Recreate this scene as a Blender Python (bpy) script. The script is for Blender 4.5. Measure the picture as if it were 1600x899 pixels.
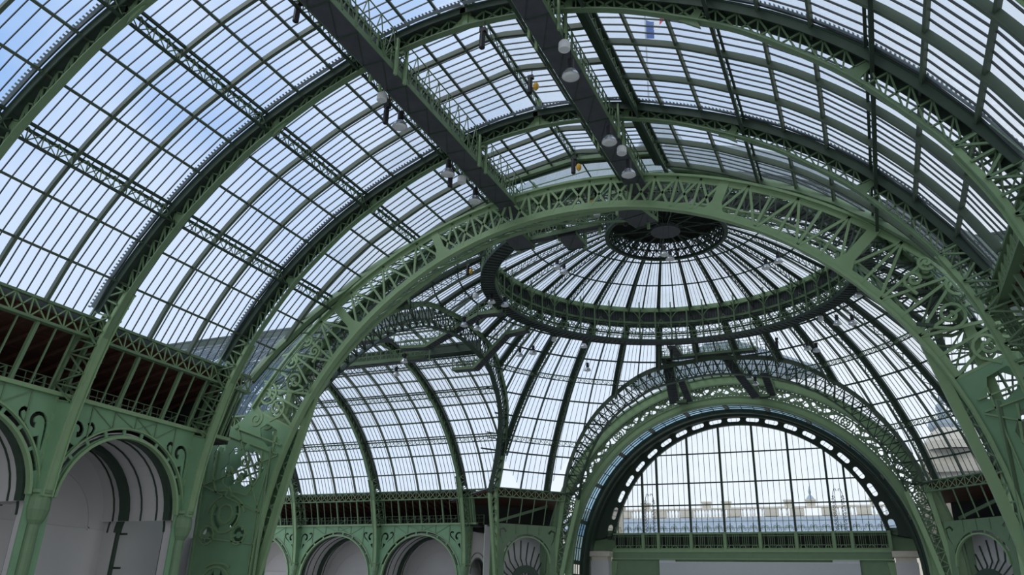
import bpy, math, random
from math import sin, cos, pi, radians, sqrt, atan2, degrees, hypot
from mathutils import Vector as V, Matrix
from mathutils.geometry import tessellate_polygon
for o in list(bpy.data.objects): bpy.data.objects.remove(o)
SC = bpy.context.scene
COL = SC.collection
random.seed(7)
# ------------------------------------------------------------------ camera
cd = bpy.data.cameras.new('camera'); cam = bpy.data.objects.new('camera', cd); COL.objects.link(cam)
YAW, PITCH, ROLL = 0.4272, 0.3845, 0.0291
F_PX = 1230.47
f = V((-sin(YAW)*cos(PITCH), cos(YAW)*cos(PITCH), sin(PITCH)))
r0 = V((cos(YAW), sin(YAW), 0)); u0 = r0.cross(f)
rr = cos(ROLL)*r0 + sin(ROLL)*u0; uu = -sin(ROLL)*r0 + cos(ROLL)*u0
CAM = V((15.7576, -46.4515, 3.0512))
cam.matrix_world = Matrix(((rr.x, uu.x, -f.x, CAM.x), (rr.y, uu.y, -f.y, CAM.y), (rr.z, uu.z, -f.z, CAM.z), (0, 0, 0, 1)))
cd.sensor_width = 36.0; cd.lens = 36.0*F_PX/1600.0; cd.clip_end = 2000; cd.clip_start = 0.1
SC.camera = cam
# ------------------------------------------------------------------ world
w = bpy.data.worlds.new('sky'); SC.world = w; w.use_nodes = True
nt = w.node_tree; nt.nodes.clear()
def N(t, **k):
    n = nt.nodes.new(t)
    for a, b in k.items(): setattr(n, a, b)
    return n
out = N('ShaderNodeOutputWorld'); bg = N('ShaderNodeBackground'); nt.links.new(bg.outputs[0], out.inputs[0])
tc = N('ShaderNodeTexCoord')
# blueness rises towards the open sky on the left, high up; bright thin cloud elsewhere
dot = N('ShaderNodeVectorMath', operation='DOT_PRODUCT'); nt.links.new(tc.outputs['Generated'], dot.inputs[0]); dot.inputs[1].default_value = (-0.50, -0.08, 0.86)
ns = N('ShaderNodeTexNoise'); ns.inputs['Scale'].default_value = 2.6; ns.inputs['Detail'].default_value = 5; ns.inputs['Roughness'].default_value = 0.55
nt.links.new(tc.outputs['Generated'], ns.inputs['Vector'])
m1 = N('ShaderNodeMapRange'); m1.inputs['From Min'].default_value = 0.15; m1.inputs['From Max'].default_value = 1.0; nt.links.new(dot.outputs['Value'], m1.inputs['Value'])
m2 = N('ShaderNodeMapRange'); m2.inputs['From Min'].default_value = 0.40; m2.inputs['From Max'].default_value = 0.60; m2.inputs['To Min'].default_value = 0.60; m2.inputs['To Max'].default_value = 1.15
nt.links.new(ns.outputs['Fac'], m2.inputs['Value'])
mul = N('ShaderNodeMath', operation='MULTIPLY'); nt.links.new(m1.outputs[0], mul.inputs[0]); nt.links.new(m2.outputs[0], mul.inputs[1]); mul.use_clamp = True
mix = N('ShaderNodeMix', data_type='RGBA'); nt.links.new(mul.outputs[0], mix.inputs['Factor'])
mix.inputs['A'].default_value = (0.86, 0.92, 1.0, 1); mix.inputs['B'].default_value = (0.22, 0.43, 0.84, 1)
nt.links.new(mix.outputs['Result'], bg.inputs['Color']); bg.inputs['Strength'].default_value = 1.1
sl = bpy.data.lights.new('sun', 'SUN'); sl.energy = 1.6; sl.angle = radians(40); sl.color = (1, 0.97, 0.92)
so = bpy.data.objects.new('sun', sl); COL.objects.link(so); so.rotation_euler = V((0.42, 0.55, -0.72)).to_track_quat('-Z', 'Y').to_euler(); so.location = (20, -60, 90)
vs = SC.view_settings; vs.view_transform = 'Standard'; vs.look = 'None'; vs.gamma = 1.0; vs.use_curve_mapping = False; vs.exposure = 0.0
SC.cycles.transparent_max_bounces = 24
SC.cycles.max_bounces = 8
# ------------------------------------------------------------------ materials
def mat(name, c, rough=0.6, metal=0.0, var=0.12, scale=3.0, c2=None, bump=0.0, spec=0.4):
    m = bpy.data.materials.new(name); m.use_nodes = True; t = m.node_tree; b = t.nodes['Principled BSDF']
    b.inputs['Roughness'].default_value = rough; b.inputs['Metallic'].default_value = metal
    b.inputs['Specular IOR Level'].default_value = spec
    n = t.nodes.new('ShaderNodeTexNoise'); n.inputs['Scale'].default_value = scale; n.inputs['Detail'].default_value = 4
    g = t.nodes.new('ShaderNodeNewGeometry'); t.links.new(g.outputs['Position'], n.inputs['Vector'])
    x = t.nodes.new('ShaderNodeMix'); x.data_type = 'RGBA'; t.links.new(n.outputs['Fac'], x.inputs['Factor'])
    c2 = c2 or tuple(v*(1-var*2) for v in c)
    x.inputs['A'].default_value = (*[min(1, v*(1+var)) for v in c], 1); x.inputs['B'].default_value = (*c2, 1)
    t.links.new(x.outputs['Result'], b.inputs['Base Color'])
    if bump:
        bp = t.nodes.new('ShaderNodeBump'); bp.inputs['Strength'].default_value = bump; t.links.new(n.outputs['Fac'], bp.inputs['Height']); t.links.new(bp.outputs[0], b.inputs['Normal'])
    return m
def glassmat(name, tint, refl=0.08, dirt=0.05, dirtc=(0.75, 0.8, 0.8)):
    m = bpy.data.materials.new(name); m.use_nodes = True; t = m.node_tree; t.nodes.clear()
    o = t.nodes.new('ShaderNodeOutputMaterial'); tr = t.nodes.new('ShaderNodeBsdfTransparent'); tr.inputs[0].default_value = (*tint, 1)
    gl = t.nodes.new('ShaderNodeBsdfGlossy'); gl.inputs['Roughness'].default_value = 0.08
    tl = t.nodes.new('ShaderNodeBsdfTranslucent'); tl.inputs[0].default_value = (*dirtc, 1)
    n = t.nodes.new('ShaderNodeTexNoise'); n.inputs['Scale'].default_value = 0.6; n.inputs['Detail'].default_value = 6
    g = t.nodes.new('ShaderNodeNewGeometry'); t.links.new(g.outputs['Position'], n.inputs['Vector'])
    mr = t.nodes.new('ShaderNodeMapRange'); mr.inputs['From Min'].default_value = 0.35; mr.inputs['From Max'].default_value = 0.75
    mr.inputs['To Min'].default_value = 0.0; mr.inputs['To Max'].default_value = dirt*2; t.links.new(n.outputs['Fac'], mr.inputs['Value'])
    a = t.nodes.new('ShaderNodeMixShader'); t.links.new(mr.outputs[0], a.inputs[0]); t.links.new(tr.outputs[0], a.inputs[1]); t.links.new(tl.outputs[0], a.inputs[2])
    lw = t.nodes.new('ShaderNodeLayerWeight'); lw.inputs[0].default_value = 0.25
    mm = t.nodes.new('ShaderNodeMath'); mm.operation = 'MULTIPLY'; t.links.new(lw.outputs['Fresnel'], mm.inputs[0]); mm.inputs[1].default_value = refl*4
    b = t.nodes.new('ShaderNodeMixShader'); t.links.new(mm.outputs[0], b.inputs[0]); t.links.new(a.outputs[0], b.inputs[1]); t.links.new(gl.outputs[0], b.inputs[2])
    t.links.new(b.outputs[0], o.inputs[0]); return m
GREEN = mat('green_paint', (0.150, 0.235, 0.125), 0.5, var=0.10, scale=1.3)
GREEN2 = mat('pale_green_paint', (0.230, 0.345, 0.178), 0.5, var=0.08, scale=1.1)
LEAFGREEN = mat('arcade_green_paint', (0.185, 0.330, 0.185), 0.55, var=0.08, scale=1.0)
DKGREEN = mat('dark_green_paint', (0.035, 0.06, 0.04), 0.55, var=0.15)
BAR = mat('glazing_bar_paint', (0.03, 0.04, 0.04), 0.5, var=0.1)
GLASS = glassmat('roof_glass', (0.972, 0.985, 0.985), 0.05, 0.03)
GLASS2 = glassmat('portal_glass', (0.60, 0.72, 0.77), 0.012, 0.22, (0.40, 0.55, 0.62))
BACKLITGREEN = mat('backlit_green_paint', (0.075, 0.105, 0.07), 0.5, var=0.1)  # the green ironwork again, its backlit shade put into a darker colour
STEEL = mat('dark_steel_plate', (0.075, 0.08, 0.09), 0.6, var=0.2, scale=1.5)
PLASTER = mat('grey_plaster', (0.58, 0.555, 0.54), 0.9, var=0.05, scale=0.5, bump=0.05)
STONE = mat('pale_stone', (0.62, 0.56, 0.46), 0.9, var=0.08, bump=0.1)
WOOD = mat('red_brown_boards', (0.12, 0.055, 0.035), 0.8, var=0.2)
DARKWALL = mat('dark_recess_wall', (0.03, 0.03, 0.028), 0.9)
FLOORM = mat('concrete_floor', (0.34, 0.33, 0.31), 0.85, var=0.06, scale=0.3)
ZINC = mat('zinc_roof', (0.36, 0.42, 0.47), 0.5, var=0.12, scale=0.8)
LAMPG = mat('brushed_aluminium', (0.62, 0.63, 0.64), 0.25, metal=0.7)
WHITE = mat('white_enamel', (0.75, 0.76, 0.75), 0.4)
BLACK = mat('black_plastic', (0.015, 0.015, 0.017), 0.5)
YELLOW = mat('yellow_paint', (0.75, 0.42, 0.05), 0.5)
BLUEF = mat('blue_cloth', (0.05, 0.12, 0.38), 0.8); WHITEF = mat('white_cloth', (0.8, 0.8, 0.8), 0.8); REDF = mat('red_cloth', (0.6, 0.05, 0.06), 0.8)
BANNER = mat('pale_grey_board', (0.5, 0.52, 0.51), 0.8, var=0.03)
# ------------------------------------------------------------------ mesh helpers
class MB:
    def __init__(s): s.v = []; s.f = []
    def add(s, vs, fs):
        b = len(s.v); s.v += [tuple(p) for p in vs]; s.f += [tuple(i+b for i in q) for q in fs]; return s
    def box(s, x0, x1, y0, y1, z0, z1):
        return s.add([(x, y, z) for x in (x0, x1) for y in (y0, y1) for z in (z0, z1)], [(0,1,3,2),(4,6,7,5),(0,4,5,1),(2,3,7,6),(0,2,6,4),(1,5,7,3)])
    def bar(s, p, q, w, h=None, up=(0, 0, 1)):
        h = h or w; p = V(p); q = V(q); d = q-p
        if d.length < 1e-5: return s
        d.normalize(); up = V(up); a = d.cross(up)
        if a.length < 1e-3: a = d.cross(V((1, 0, 0)) if abs(d.x) < .9 else V((0, 1, 0)))
        a.normalize(); b = a.cross(d); a = a*(w/2); b = b*(h/2)
        return s.add([p-a-b, p+a-b, p+a+b, p-a+b, q-a-b, q+a-b, q+a+b, q-a+b], [(0,1,2,3),(4,7,6,5),(0,4,5,1),(1,5,6,2),(2,6,7,3),(3,7,4,0)])
    def sweep(s, pts, w, h, side, closed=False):
        """rectangular section: w along side (vector or function), h across"""
        pts = [V(p) for p in pts]; n = len(pts); vs = []
        for i, p in enumerate(pts):
            t = (pts[(i+1) % n]-pts[i-1]) if closed else (pts[min(i+1, n-1)]-pts[max(i-1, 0)])
            t.normalize(); a = V(side(p) if callable(side) else side); a = (a-t*a.dot(t)).normalized(); b = t.cross(a)
            ww = w[i] if isinstance(w, (list, tuple)) else w
            hh = h[i] if isinstance(h, (list, tuple)) else h
            a = a*(ww/2); b = b*(hh/2); vs += [p-a-b, p+a-b, p+a+b, p-a+b]
        fs = []
        for i in range(n if closed else n-1):
            j = (i+1) % n
            for k in range(4): fs.append((4*i+k, 4*i+(k+1) % 4, 4*j+(k+1) % 4, 4*j+k))
        if not closed: fs += [(3, 2, 1, 0), (4*n-4, 4*n-3, 4*n-2, 4*n-1)]
        return s.add(vs, fs)
    def strip(s, A, B, th, nrm=None):
        """solid sheet between two polylines"""
        A = [V(p) for p in A]; B = [V(p) for p in B]; n = len(A); vs = []
        for i in range(n):
            t = A[min(i+1, n-1)]-A[max(i-1, 0)]; d = B[i]-A[i]; m = t.cross(d)
            m = m.normalized()*(th/2) if m.length > 1e-6 else V((0, 0, th/2))
            vs += [A[i]-m, B[i]-m, B[i]+m, A[i]+m]
        fs = []
        for i in range(n-1):
            for k in range(4): fs.append((4*i+k, 4*i+(k+1) % 4, 4*i+4+(k+1) % 4, 4*i+4+k))
        fs += [(3, 2, 1, 0), (4*n-4, 4*n-3, 4*n-2, 4*n-1)]
        return s.add(vs, fs)
    def quad(s, a, b, c, d, th=0.02):
        return s.strip([a, b], [d, c], th)
    def lattice(s, A, B, w, h, side, kind='X', last=True):
        n = len(A)-1
        for i in range(n):
            if 'X' in kind or ('W' in kind and i % 2 == 0): s.bar(A[i], B[i+1], w, h, side)
            if 'X' in kind or ('W' in kind and i % 2 == 1): s.bar(B[i], A[i+1], w, h, side)
            if 'V' in kind: s.bar(A[i], B[i], w, h, side)
        if 'V' in kind and last: s.bar(A[n], B[n], w, h, side)
        return s
    def plate(s, outer, holes, y0, y1, mp=None):
        polys = [[V((a, b, 0)) for a, b in outer]] + [[V((a, b, 0)) for a, b in h] for h in holes]
        tri = tessellate_polygon(polys); flat = [p for q in polys for p in q]; m = len(flat)
        mp = mp or (lambda a, y, b: (a, y, b))
        vs = [mp(p.x, y0, p.y) for p in flat]+[mp(p.x, y1, p.y) for p in flat]
        fs = [tuple(t) for t in tri]+[tuple(i+m for i in reversed(t)) for t in tri]; k = 0
        for q in polys:
            L = len(q)
            for i in range(L): fs.append((k+i, k+(i+1) % L, m+k+(i+1) % L, m+k+i))
            k += L
        return s.add(vs, fs)
    def revolve(s, prof, n=16, c=(0, 0, 0), th=0):
        vs = []; c = V(c)
        for i in range(n):
            a = 2*pi*i/n
            for r, z in prof: vs.append(c+V((r*cos(a), r*sin(a), z)))
        m = len(prof); fs = []
        for i in range(n):
            j = (i+1) % n
            for k in range(m-1): fs.append((i*m+k, j*m+k, j*m+k+1, i*m+k+1))
        return s.add(vs, fs)
    def mesh(s, name, m):
        me = bpy.data.meshes.new(name); me.from_pydata(s.v, [], s.f); me.materials.append(m); me.validate(); me.update(); return me
def link(name, me, parent=None, kind=None, label=None, loc=None):
    o = bpy.data.objects.new(name, me); COL.objects.link(o)
    if parent is not None: o.parent = parent
    if kind: o['kind'] = kind
    if label: o['label'] = label
    if loc: o.location = loc
    return o
def part(name, mb, m, parent, kind=None, label=None, loc=None):
    return link(name, mb.mesh(name, m), parent, kind, label, loc)
def tag(o, label, cat, group=None, kind=None):
    if label: o['label'] = label
    if cat: o['category'] = cat
    if group: o['group'] = group
    if kind: o['kind'] = kind
    return o
YC = 25.4
ROT = {'near': 0.0, 'left': -pi/2, 'far': pi, 'right': pi/2}
# local arm frame: x = lateral, y = -(distance from the crossing centre), z up
def root(name, arm, s, label, cat, group=None, kind=None, x=0.0, z=0.0):
    o = bpy.data.objects.new(name, None); COL.objects.link(o); o.empty_display_size = 0.3
    a = ROT[arm]; lx, ly = x, -s
    o.location = (lx*cos(a)-ly*sin(a), YC+lx*sin(a)+ly*cos(a), z); o.rotation_euler = (0, 0, a)
    return tag(o, label, cat, group, kind)
def troot(name, loc, label, cat, group=None, kind=None, rz=0.0):
    o = bpy.data.objects.new(name, None); COL.objects.link(o); o.empty_display_size = 0.3; o.location = loc; o.rotation_euler = (0, 0, rz)
    return tag(o, label, cat, group, kind)
def copy_tree(o, label=None, loc=None, rz=None, parent=None, top=True):
    c = o.copy(); COL.objects.link(c)
    if parent is not None: c.parent = parent
    if top:
        if label: c['label'] = label
        if loc is not None: c.location = loc
        if rz is not None: c.rotation_euler = (0, 0, rz)
    for ch in KIDS(o): copy_tree(ch, parent=c, top=False)
    return c
def KIDS(o): return list(o.children)
def interp(x, xs, ys):
    if x <= xs[0]: return ys[0]
    for i in range(len(xs)-1):
        if x <= xs[i+1]: return ys[i]+(ys[i+1]-ys[i])*(x-xs[i])/(xs[i+1]-xs[i])
    return ys[-1]
def smooth(P, k=4):
    """Catmull-Rom through points"""
    P = [V(p) for p in P]; out = []; n = len(P)
    for i in range(n-1):
        a, b, c, d = P[max(i-1, 0)], P[i], P[i+1], P[min(i+2, n-1)]
        if i == 0: a = b*2-c
        if i == n-2: d = c*2-b
        for q in range(k):
            t = q/k
            out.append(0.5*((2*b)+(c-a)*t+(2*a-5*b+4*c-d)*t*t+(3*b-a-3*c+d)*t**3))
    out.append(P[-1].copy()); return out
def resample(P, n):
    P = [V(p) for p in P]; L = [0]
    for i in range(1, len(P)): L.append(L[-1]+(P[i]-P[i-1]).length)
    out = []; j = 0
    for k in range(n+1):
        t = L[-1]*k/n
        while j < len(P)-2 and L[j+1] < t: j += 1
        out.append(P[j].lerp(P[j+1], (t-L[j])/max(1e-9, L[j+1]-L[j])))
    return out
def arc(c, R, a0, a1, n): return [(c[0]+R*cos(radians(a0+(a1-a0)*i/n)), c[1]+R*sin(radians(a0+(a1-a0)*i/n))) for i in range(n+1)]
def scroll_pts(cx, cz, R, turns=1.4, a0=0, sgn=1, n=22, rmin=0.12):
    return [(cx+(R*(1-(1-rmin)*i/n))*cos(radians(a0)+sgn*turns*2*pi*i/n), cz+(R*(1-(1-rmin)*i/n))*sin(radians(a0)+sgn*turns*2*pi*i/n)) for i in range(n+1)]
def stroke_hole(pts, w0, w1):
    """closed outline of a tapering stroke along 2D pts"""
    n = len(pts); L = []; Rr = []
    for i, (x, z) in enumerate(pts):
        a = pts[min(i+1, n-1)]; b = pts[max(i-1, 0)]; dx, dz = a[0]-b[0], a[1]-b[1]; l = hypot(dx, dz) or 1
        w = (w0+(w1-w0)*i/(n-1))*0.5*(min(1, (i+0.6)/2))
        L.append((x-dz/l*w, z+dx/l*w)); Rr.append((x+dz/l*w, z-dx/l*w))
    return L+Rr[::-1]
def slot_arc(c, R0, R1, a0, a1, n=6):
    return arc(c, R1, a0, a1, n)+arc(c, R0, a1, a0, n)
def stadium_arc(c, Rm, hw, a0, a1, n=6):
    e = degrees(hw/Rm); p = []
    p += arc(c, Rm+hw, a0+e, a1-e, n)
    ce = (c[0]+Rm*cos(radians(a1-e)), c[1]+Rm*sin(radians(a1-e))); t = a1-e
    p += [(ce[0]+hw*cos(radians(t+q)), ce[1]+hw*sin(radians(t+q))) for q in (30, 60, 90, 120, 150)]
    p += arc(c, Rm-hw, a1-e, a0+e, n)
    ce = (c[0]+Rm*cos(radians(a0+e)), c[1]+Rm*sin(radians(a0+e))); t = a0+e
    p += [(ce[0]+hw*cos(radians(t+q)), ce[1]+hw*sin(radians(t+q))) for q in (210, 240, 270, 300, 330)]
    return p
# ================================================================== structure: floor, walls
Z0 = -3.5
def big_floor():
    m = MB().box(-70, 70, -75, 70, Z0-0.3, Z0); link('floor', m.mesh('floor', FLOORM), kind='structure')
big_floor()
# lateral profile of the glass skin (x from the axis, z)
PJ = [(22.0, 17.0), (20.89, 19.16), (19.49, 21.26), (17.85, 23.2), (16.04, 24.93), (14.1, 26.42), (11.95, 27.67), (9.93, 28.74), (7.81, 29.6), (6.3, 30.1)]
PL = [(5.5, 31.4), (3.65, 31.75), (1.87, 32.06), (0.0, 32.36)]
LATT = (0, 3, 6, 9)
IC = [(22.75, 3.0), (22.72, 6.0), (22.6, 9.5), (22.2, 12.0), (21.1, 15.9), (19.98, 18.35), (18.5, 20.5), (16.98, 22.4), (15.3, 24.0), (13.2, 25.75), (10.9, 27.15), (8.2, 28.5), (5.5, 29.42), (2.6, 30.02), (0, 30.22)]
OC = [(24.3, 3.0), (24.3, 12.0), (22.9, 16.3), (21.85, 17.5), (20.75, 19.35), (19.3, 21.4), (17.65, 23.3), (15.8, 25.0), (13.85, 26.45), (11.7, 27.7), (9.7, 28.65), (7.6, 29.5), (5.5, 30.28), (2.6, 30.9), (0, 31.1)]
YV = V((0, 1, 0))
def sgnpts(P, sg, y=0.0): return [V((sg*x, y, z)) for x, z in P]
# ---------------------------------------------------------------- arched trusses
def arched_truss(arm, s, label, mirror_cols=True, fine=1):
    t = root('arched_truss', arm, s, label, 'roof truss', 'arched trusses carrying the glass vaults')
    inner = smooth([(x, 0, z) for x, z in IC[4:]], 3); outer = smooth([(x, 0, z) for x, z in OC[3:]], 3)
    for sg in (1, -1):
        I = [V((sg*p.x, 0, p.z)) for p in inner]; O = [V((sg*p.x, 0, p.z)) for p in outer]
        m = MB().sweep(O, 0.95, 0.10, YV)
        for yy in (-0.42, 0.42):
            m.sweep([p+(V((-sg*0.5, 0, -0.6)).normalized()*0.22)+V((0, yy, 0)) for p in O], 0.05, 0.40, YV)
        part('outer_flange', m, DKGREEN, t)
        if arm == 'near':
            Oz = resample([p+(V((sg*0.5, 0, 0.6)).normalized()*0.1) for p in O], 130); m = MB().sweep([p+V((0, -0.62, 0)) for p in Oz], 0.22, 0.02, YV)
            for p in Oz[::1]: m.bar(p+V((0, -0.7, 0)), p+V((0, -0.86, 0)), 0.10, 0.02, (p.x, 0, 12))
            part('toothed_flashing', m, ZINC, t, 'stuff')
        m = MB().sweep(I, 0.36, 0.07, YV).sweep([p+V((sg*0.06, 0, 0.08)) for p in I], 0.04, 0.16, YV)
        part('inner_chord', m, GREEN, t)
        # lattice web, one part between each pair of purlin nodes
        nn = 27*fine; A = resample(I, nn); B = resample(O, nn); B = [b.lerp(a, 0.16) for a, b in zip(A, B)]
        k = 0; ends = [0, 4, 8, 12, 16, 20, 24, 27]
        for a, b in zip(ends[:-1], ends[1:]):
            part('web_lattice', MB().lattice(A[a:b+1], B[a:b+1], 0.07, 0.07, YV, 'XV', False), GREEN, t)
        # gusset plates at the lattice purlins
        for x, z, L in ((17.35, 22.45, 0.5), (11.3, 27.0, 0.5), (5.5, 29.7, 0.45)):
            th = atan2(z-12, x); c = V((sg*x, 0, z)); n = V((sg*cos(th), 0, sin(th))); tt = V((-n.z, 0, n.x))
            pl = [(-1.2*L, -0.25), (1.2*L, -0.25), (0.5*L, 0.0), (0.3*L, 0.55), (-0.3*L, 0.55), (-0.5*L, 0.0)]
            m = MB().plate(pl, [], -0.06, 0.06, lambda a, y, b: c+tt*a+n*(b-0.05)+V((0, y, 0)))
            part('gusset', m, GREEN, t)
    # king post bracket at the crown
    m = MB().bar((0, 0, 30.2), (0, 0, 32.2), 0.3, 0.3).plate([(-0.8, 30.25), (0.8, 30.25), (0.25, 30.7), (0.2, 32.0), (-0.2, 32.0), (-0.25, 30.7)], [], -0.07, 0.07)
    part('king_post', m, GREEN2, t)
    return t
# ---------------------------------------------------------------- truss columns (continue the truss to the ground)
def truss_column(arm, s, sg, label, low=3.0-6.5):
    c = root('truss_column', arm, s, label, 'column', 'columns under the arched trusses', x=sg*22.7, z=low)
    def L(p): return V((p[0]*sg-sg*22.7, p[1] if len(p) > 2 else 0, p[-1]-low))
    I = smooth([(x, 0, z) for x, z in [(22.75, 7.6)]+IC[2:6]], 3); O = smooth([(x, 0, z) for x, z in [(23.9, 7.6), (24.0, 9.5), (24.1, 12), (23.3, 15), (22.3, 16.9), (21.1, 18.9)]], 3)
    I = [L(p) for p in I]; O = [L(p) for p in O]
    m = MB()
    for yy in (-0.27, 0.27): m.sweep([p+V((0, yy, 0)) for p in I], 0.07, 0.22, YV)
    m.sweep(I, [0.5-0.13*k/(len(I)-1) for k in range(len(I))], 0.05, YV); part('front_flange', m, GREEN2, c)
    m = MB()
    for yy in (-0.36, 0.36): m.sweep([p+V((0, yy, 0)) for p in O], 0.14, 0.3, YV)
    part('rear_flange', m, GREEN, c)
    A = [p for p in resample(I, 14)]; B = [p for p in resample(O, 14)]
    for yy in (-0.38, 0.38):
        m = MB(); up = [i for i in range(15) if A[i].z > 12.0-low]
        AA = [A[i]+V((0, yy, 0)) for i in up]; BB = [B[i]+V((0, yy, 0)) for i in up]
        m.lattice(AA, BB, 0.09, 0.08, YV, 'WV'); part('web_lattice', m, GREEN, c)
        dn = [i for i in range(15) if A[i].z <= 12.4-low]
        part('web_plate', MB().strip([A[i]+V((0, yy*0.86, 0)) for i in dn], [B[i]+V((0, yy*0.86, 0)) for i in dn], 0.05), LEAFGREEN, c)
    # raised scrolls and the bulb capital
    m = MB()
    for z in (12.6, 11.6, 10.6, 9.6, 8.7, 7.8):
        for yy in (-0.42, 0.42):
            pts = [(sg*0.85+p[0]*1.0, yy, z-low+p[1]) for p in scroll_pts(0, 0, 0.42, 1.5, 90, sg, 14)]
            m.sweep(pts, 0.14, 0.09, YV)
    part('scroll', m, GREEN2, c)
    cap = MB().revolve([(0.30, 6.2), (0.46, 6.45), (0.60, 6.95), (0.58, 7.45), (0.48, 7.7), (0.62, 7.75), (0.62, 7.92), (0.4, 7.95)], 14, (sg*0.55, 0, -low))
    part('capital', cap, GREEN, c)
    part('shaft', MB().revolve([(0.31, 0), (0.31, 6.25-low)], 12, (sg*0.55, 0, 0)), GREEN, c)
    return c
# ---------------------------------------------------------------- glazed roof bay
SE = {'f': 0}
def s_end(x):  # where the arm's glass stops at the crossing
    if SE['f']: return interp(abs(x), [0, 6, 12, 15.7, 18.5, 20.3, 22], [23.1, 23.2, 23.9, 24.7, 26.0, 27.2, 28.4])
    return interp(abs(x), [0, 12, 17, 20, 22], [26.7, 27.3, 28.7, 30.2, 31.5])
def cellbars(m, a, b, ys, w=0.045, h=0.07):
    nrm = V((-(b-a).z, 0, (b-a).x))
    for y in ys: m.bar(a+V((0, y, 0)), b+V((0, y, 0)), w, h, nrm)
PANE_CACHE = {}
def pane_mesh(a, b, wd, key):
    k = (key, round(wd, 3))
    if k not in PANE_CACHE:
        d = b-a; n = V((-d.z, 0, d.x)).normalized()*0.006
        vs = [V((0, 0, 0)), V((0, wd, 0)), d+V((0, wd, 0)), d]
        PANE_CACHE[k] = MB().add([v-n for v in vs]+[v+n for v in vs], [(0,1,2,3),(7,6,5,4),(0,4,5,1),(1,5,6,2),(2,6,7,3),(3,7,4,0)]).mesh('pane', GLASS)
    return PANE_CACHE[k]
def roof_bay(arm, s0, s1, side, label, ribs, parts=True, npane=6, clip=False, spec=True):
    """side: -1 / 1 for the curved flanks, 0 for the raised lantern; s0 (inner) < s1 (outer); ribs = s positions"""
    t = root('glass_vault_bay' if side else 'roof_lantern_bay', arm, s0, label, 'glass roof', 'glazed bays of the vaulted roof')
    rows = []
    if side: rows = [(V((side*PJ[j][0], 0, PJ[j][1])), V((side*PJ[j+1][0], 0, PJ[j+1][1])), 'v%d_%d' % (j, side)) for j in range(9)]
    else:
        P = [(-x, z) for x, z in PL]+PL[-2::-1]
        rows = [(V((P[j][0], 0, P[j][1])), V((P[j+1][0], 0, P[j+1][1])), 'l%d' % j) for j in range(6)]
    edges = [s0]+list(ribs)+[s1]
    bars = MB(); joined = MB()
    for a, b, key in rows:
        lim = s_end((a.x+b.x)/2) if clip else -1e9
        for e0, e1 in zip(edges[:-1], edges[1:]):
            e0c = max(e0, lim)
            if e0c >= e1-0.15: continue
            wd = (e1-e0)/npane
            for i in range(npane):
                q0 = e0+wd*i; q1 = q0+wd
                if q1 <= lim+0.05: continue
                q0c = max(q0, lim)
                y0 = -(q1-s0)
                if parts and (q1-q0c) > wd*0.98:
                    link('pane', pane_mesh(a, b, wd, key), t, loc=(a.x, y0, a.z))
                else:
                    joined.quad(a+V((0, y0, 0)), a+V((0, -(q0c-s0), 0)), b+V((0, -(q0c-s0), 0)), b+V((0, y0, 0)), 0.012)
                if i > 0 and q0 > lim: cellbars(bars, a+V((0, 0, -0.03)), b+V((0, 0, -0.03)), [-(q0-s0)])
    if joined.v: part('pane' if not parts else 'edge_panes', joined, GLASS, t, 'stuff')
    part('glazing_bar', bars, BAR, t, 'stuff')
    # purlins
    nodes = [r[0] for r in rows]+[rows[-1][1]]
    lat = (0, 3, 6, 9) if side else (3,)
    for j, p in enumerate(nodes):
        d = (nodes[min(j+1, len(nodes)-1)]-nodes[max(j-1, 0)]).normalized(); n = V((-d.z, 0, d.x))
        if n.dot(V((-p.x, 0, 12-p.z))) < 0: n = -n
        lim = max(s0, s_end(p.x)) if clip else s0
        ya, yb = -(s1-s0), -(lim-s0)
        if ya > yb: continue
        if side and j == 0: continue
        if j in lat or (side and j == 9):
            dep = 0.85; n = V((0, 0, -1))
            g = 0.16
            m = MB()
            for off in (-g, g) if side else (0,):
                m.bar(p+d*off+n*0.08+V((0, ya, 0)), p+d*off+n*0.08+V((0, yb, 0)), 0.12, 0.14, n)
            q = p+n*dep
            m.bar(q+V((0, ya, 0)), q+V((0, yb, 0)), 0.16, 0.10, n)
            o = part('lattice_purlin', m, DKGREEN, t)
            cnt = max(2, int(round((yb-ya)/0.82)))
            A = [p+n*0.1+V((0, ya+(yb-ya)*i/cnt, 0)) for i in range(cnt+1)]; B = [q+V((0, ya+(yb-ya)*i/cnt, 0)) for i in range(cnt+1)]
            part('lattice', MB().lattice(A, B, 0.045, 0.045, d, 'XV'), GREEN, o)
        else:
            m = MB().bar(p+n*0.12+V((0, ya, 0)), p+n*0.12+V((0, yb, 0)), 0.06, 0.22, n)
            m.bar(p+n*0.23+V((0, ya, 0)), p+n*0.23+V((0, yb, 0)), 0.13, 0.03, n)
            part('purlin', m, BACKLITGREEN, t)
    # intermediate ribs follow the curve of the skin
    sm = smooth(nodes, 3)
    for s in ribs:
        pts = [p+V((0, -(s-s0), 0)) for p in sm]
        c = V((0, 0, 8))
        pin = [p+(V((-p.x, 0, 8-p.z)).normalized()*0.2) for p in pts]
        if clip: pin = [p for p in pin if s_end(p.x) < s-0.1]
        if len(pin) < 2: continue
        m = MB().sweep(pin, 0.07, 0.34, YV).sweep([p+(V((-p.x, 0, 8-p.z)).normalized()*0.17) for p in pin], 0.17, 0.04, YV)
        part('rib', m, BACKLITGREEN, t)
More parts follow.
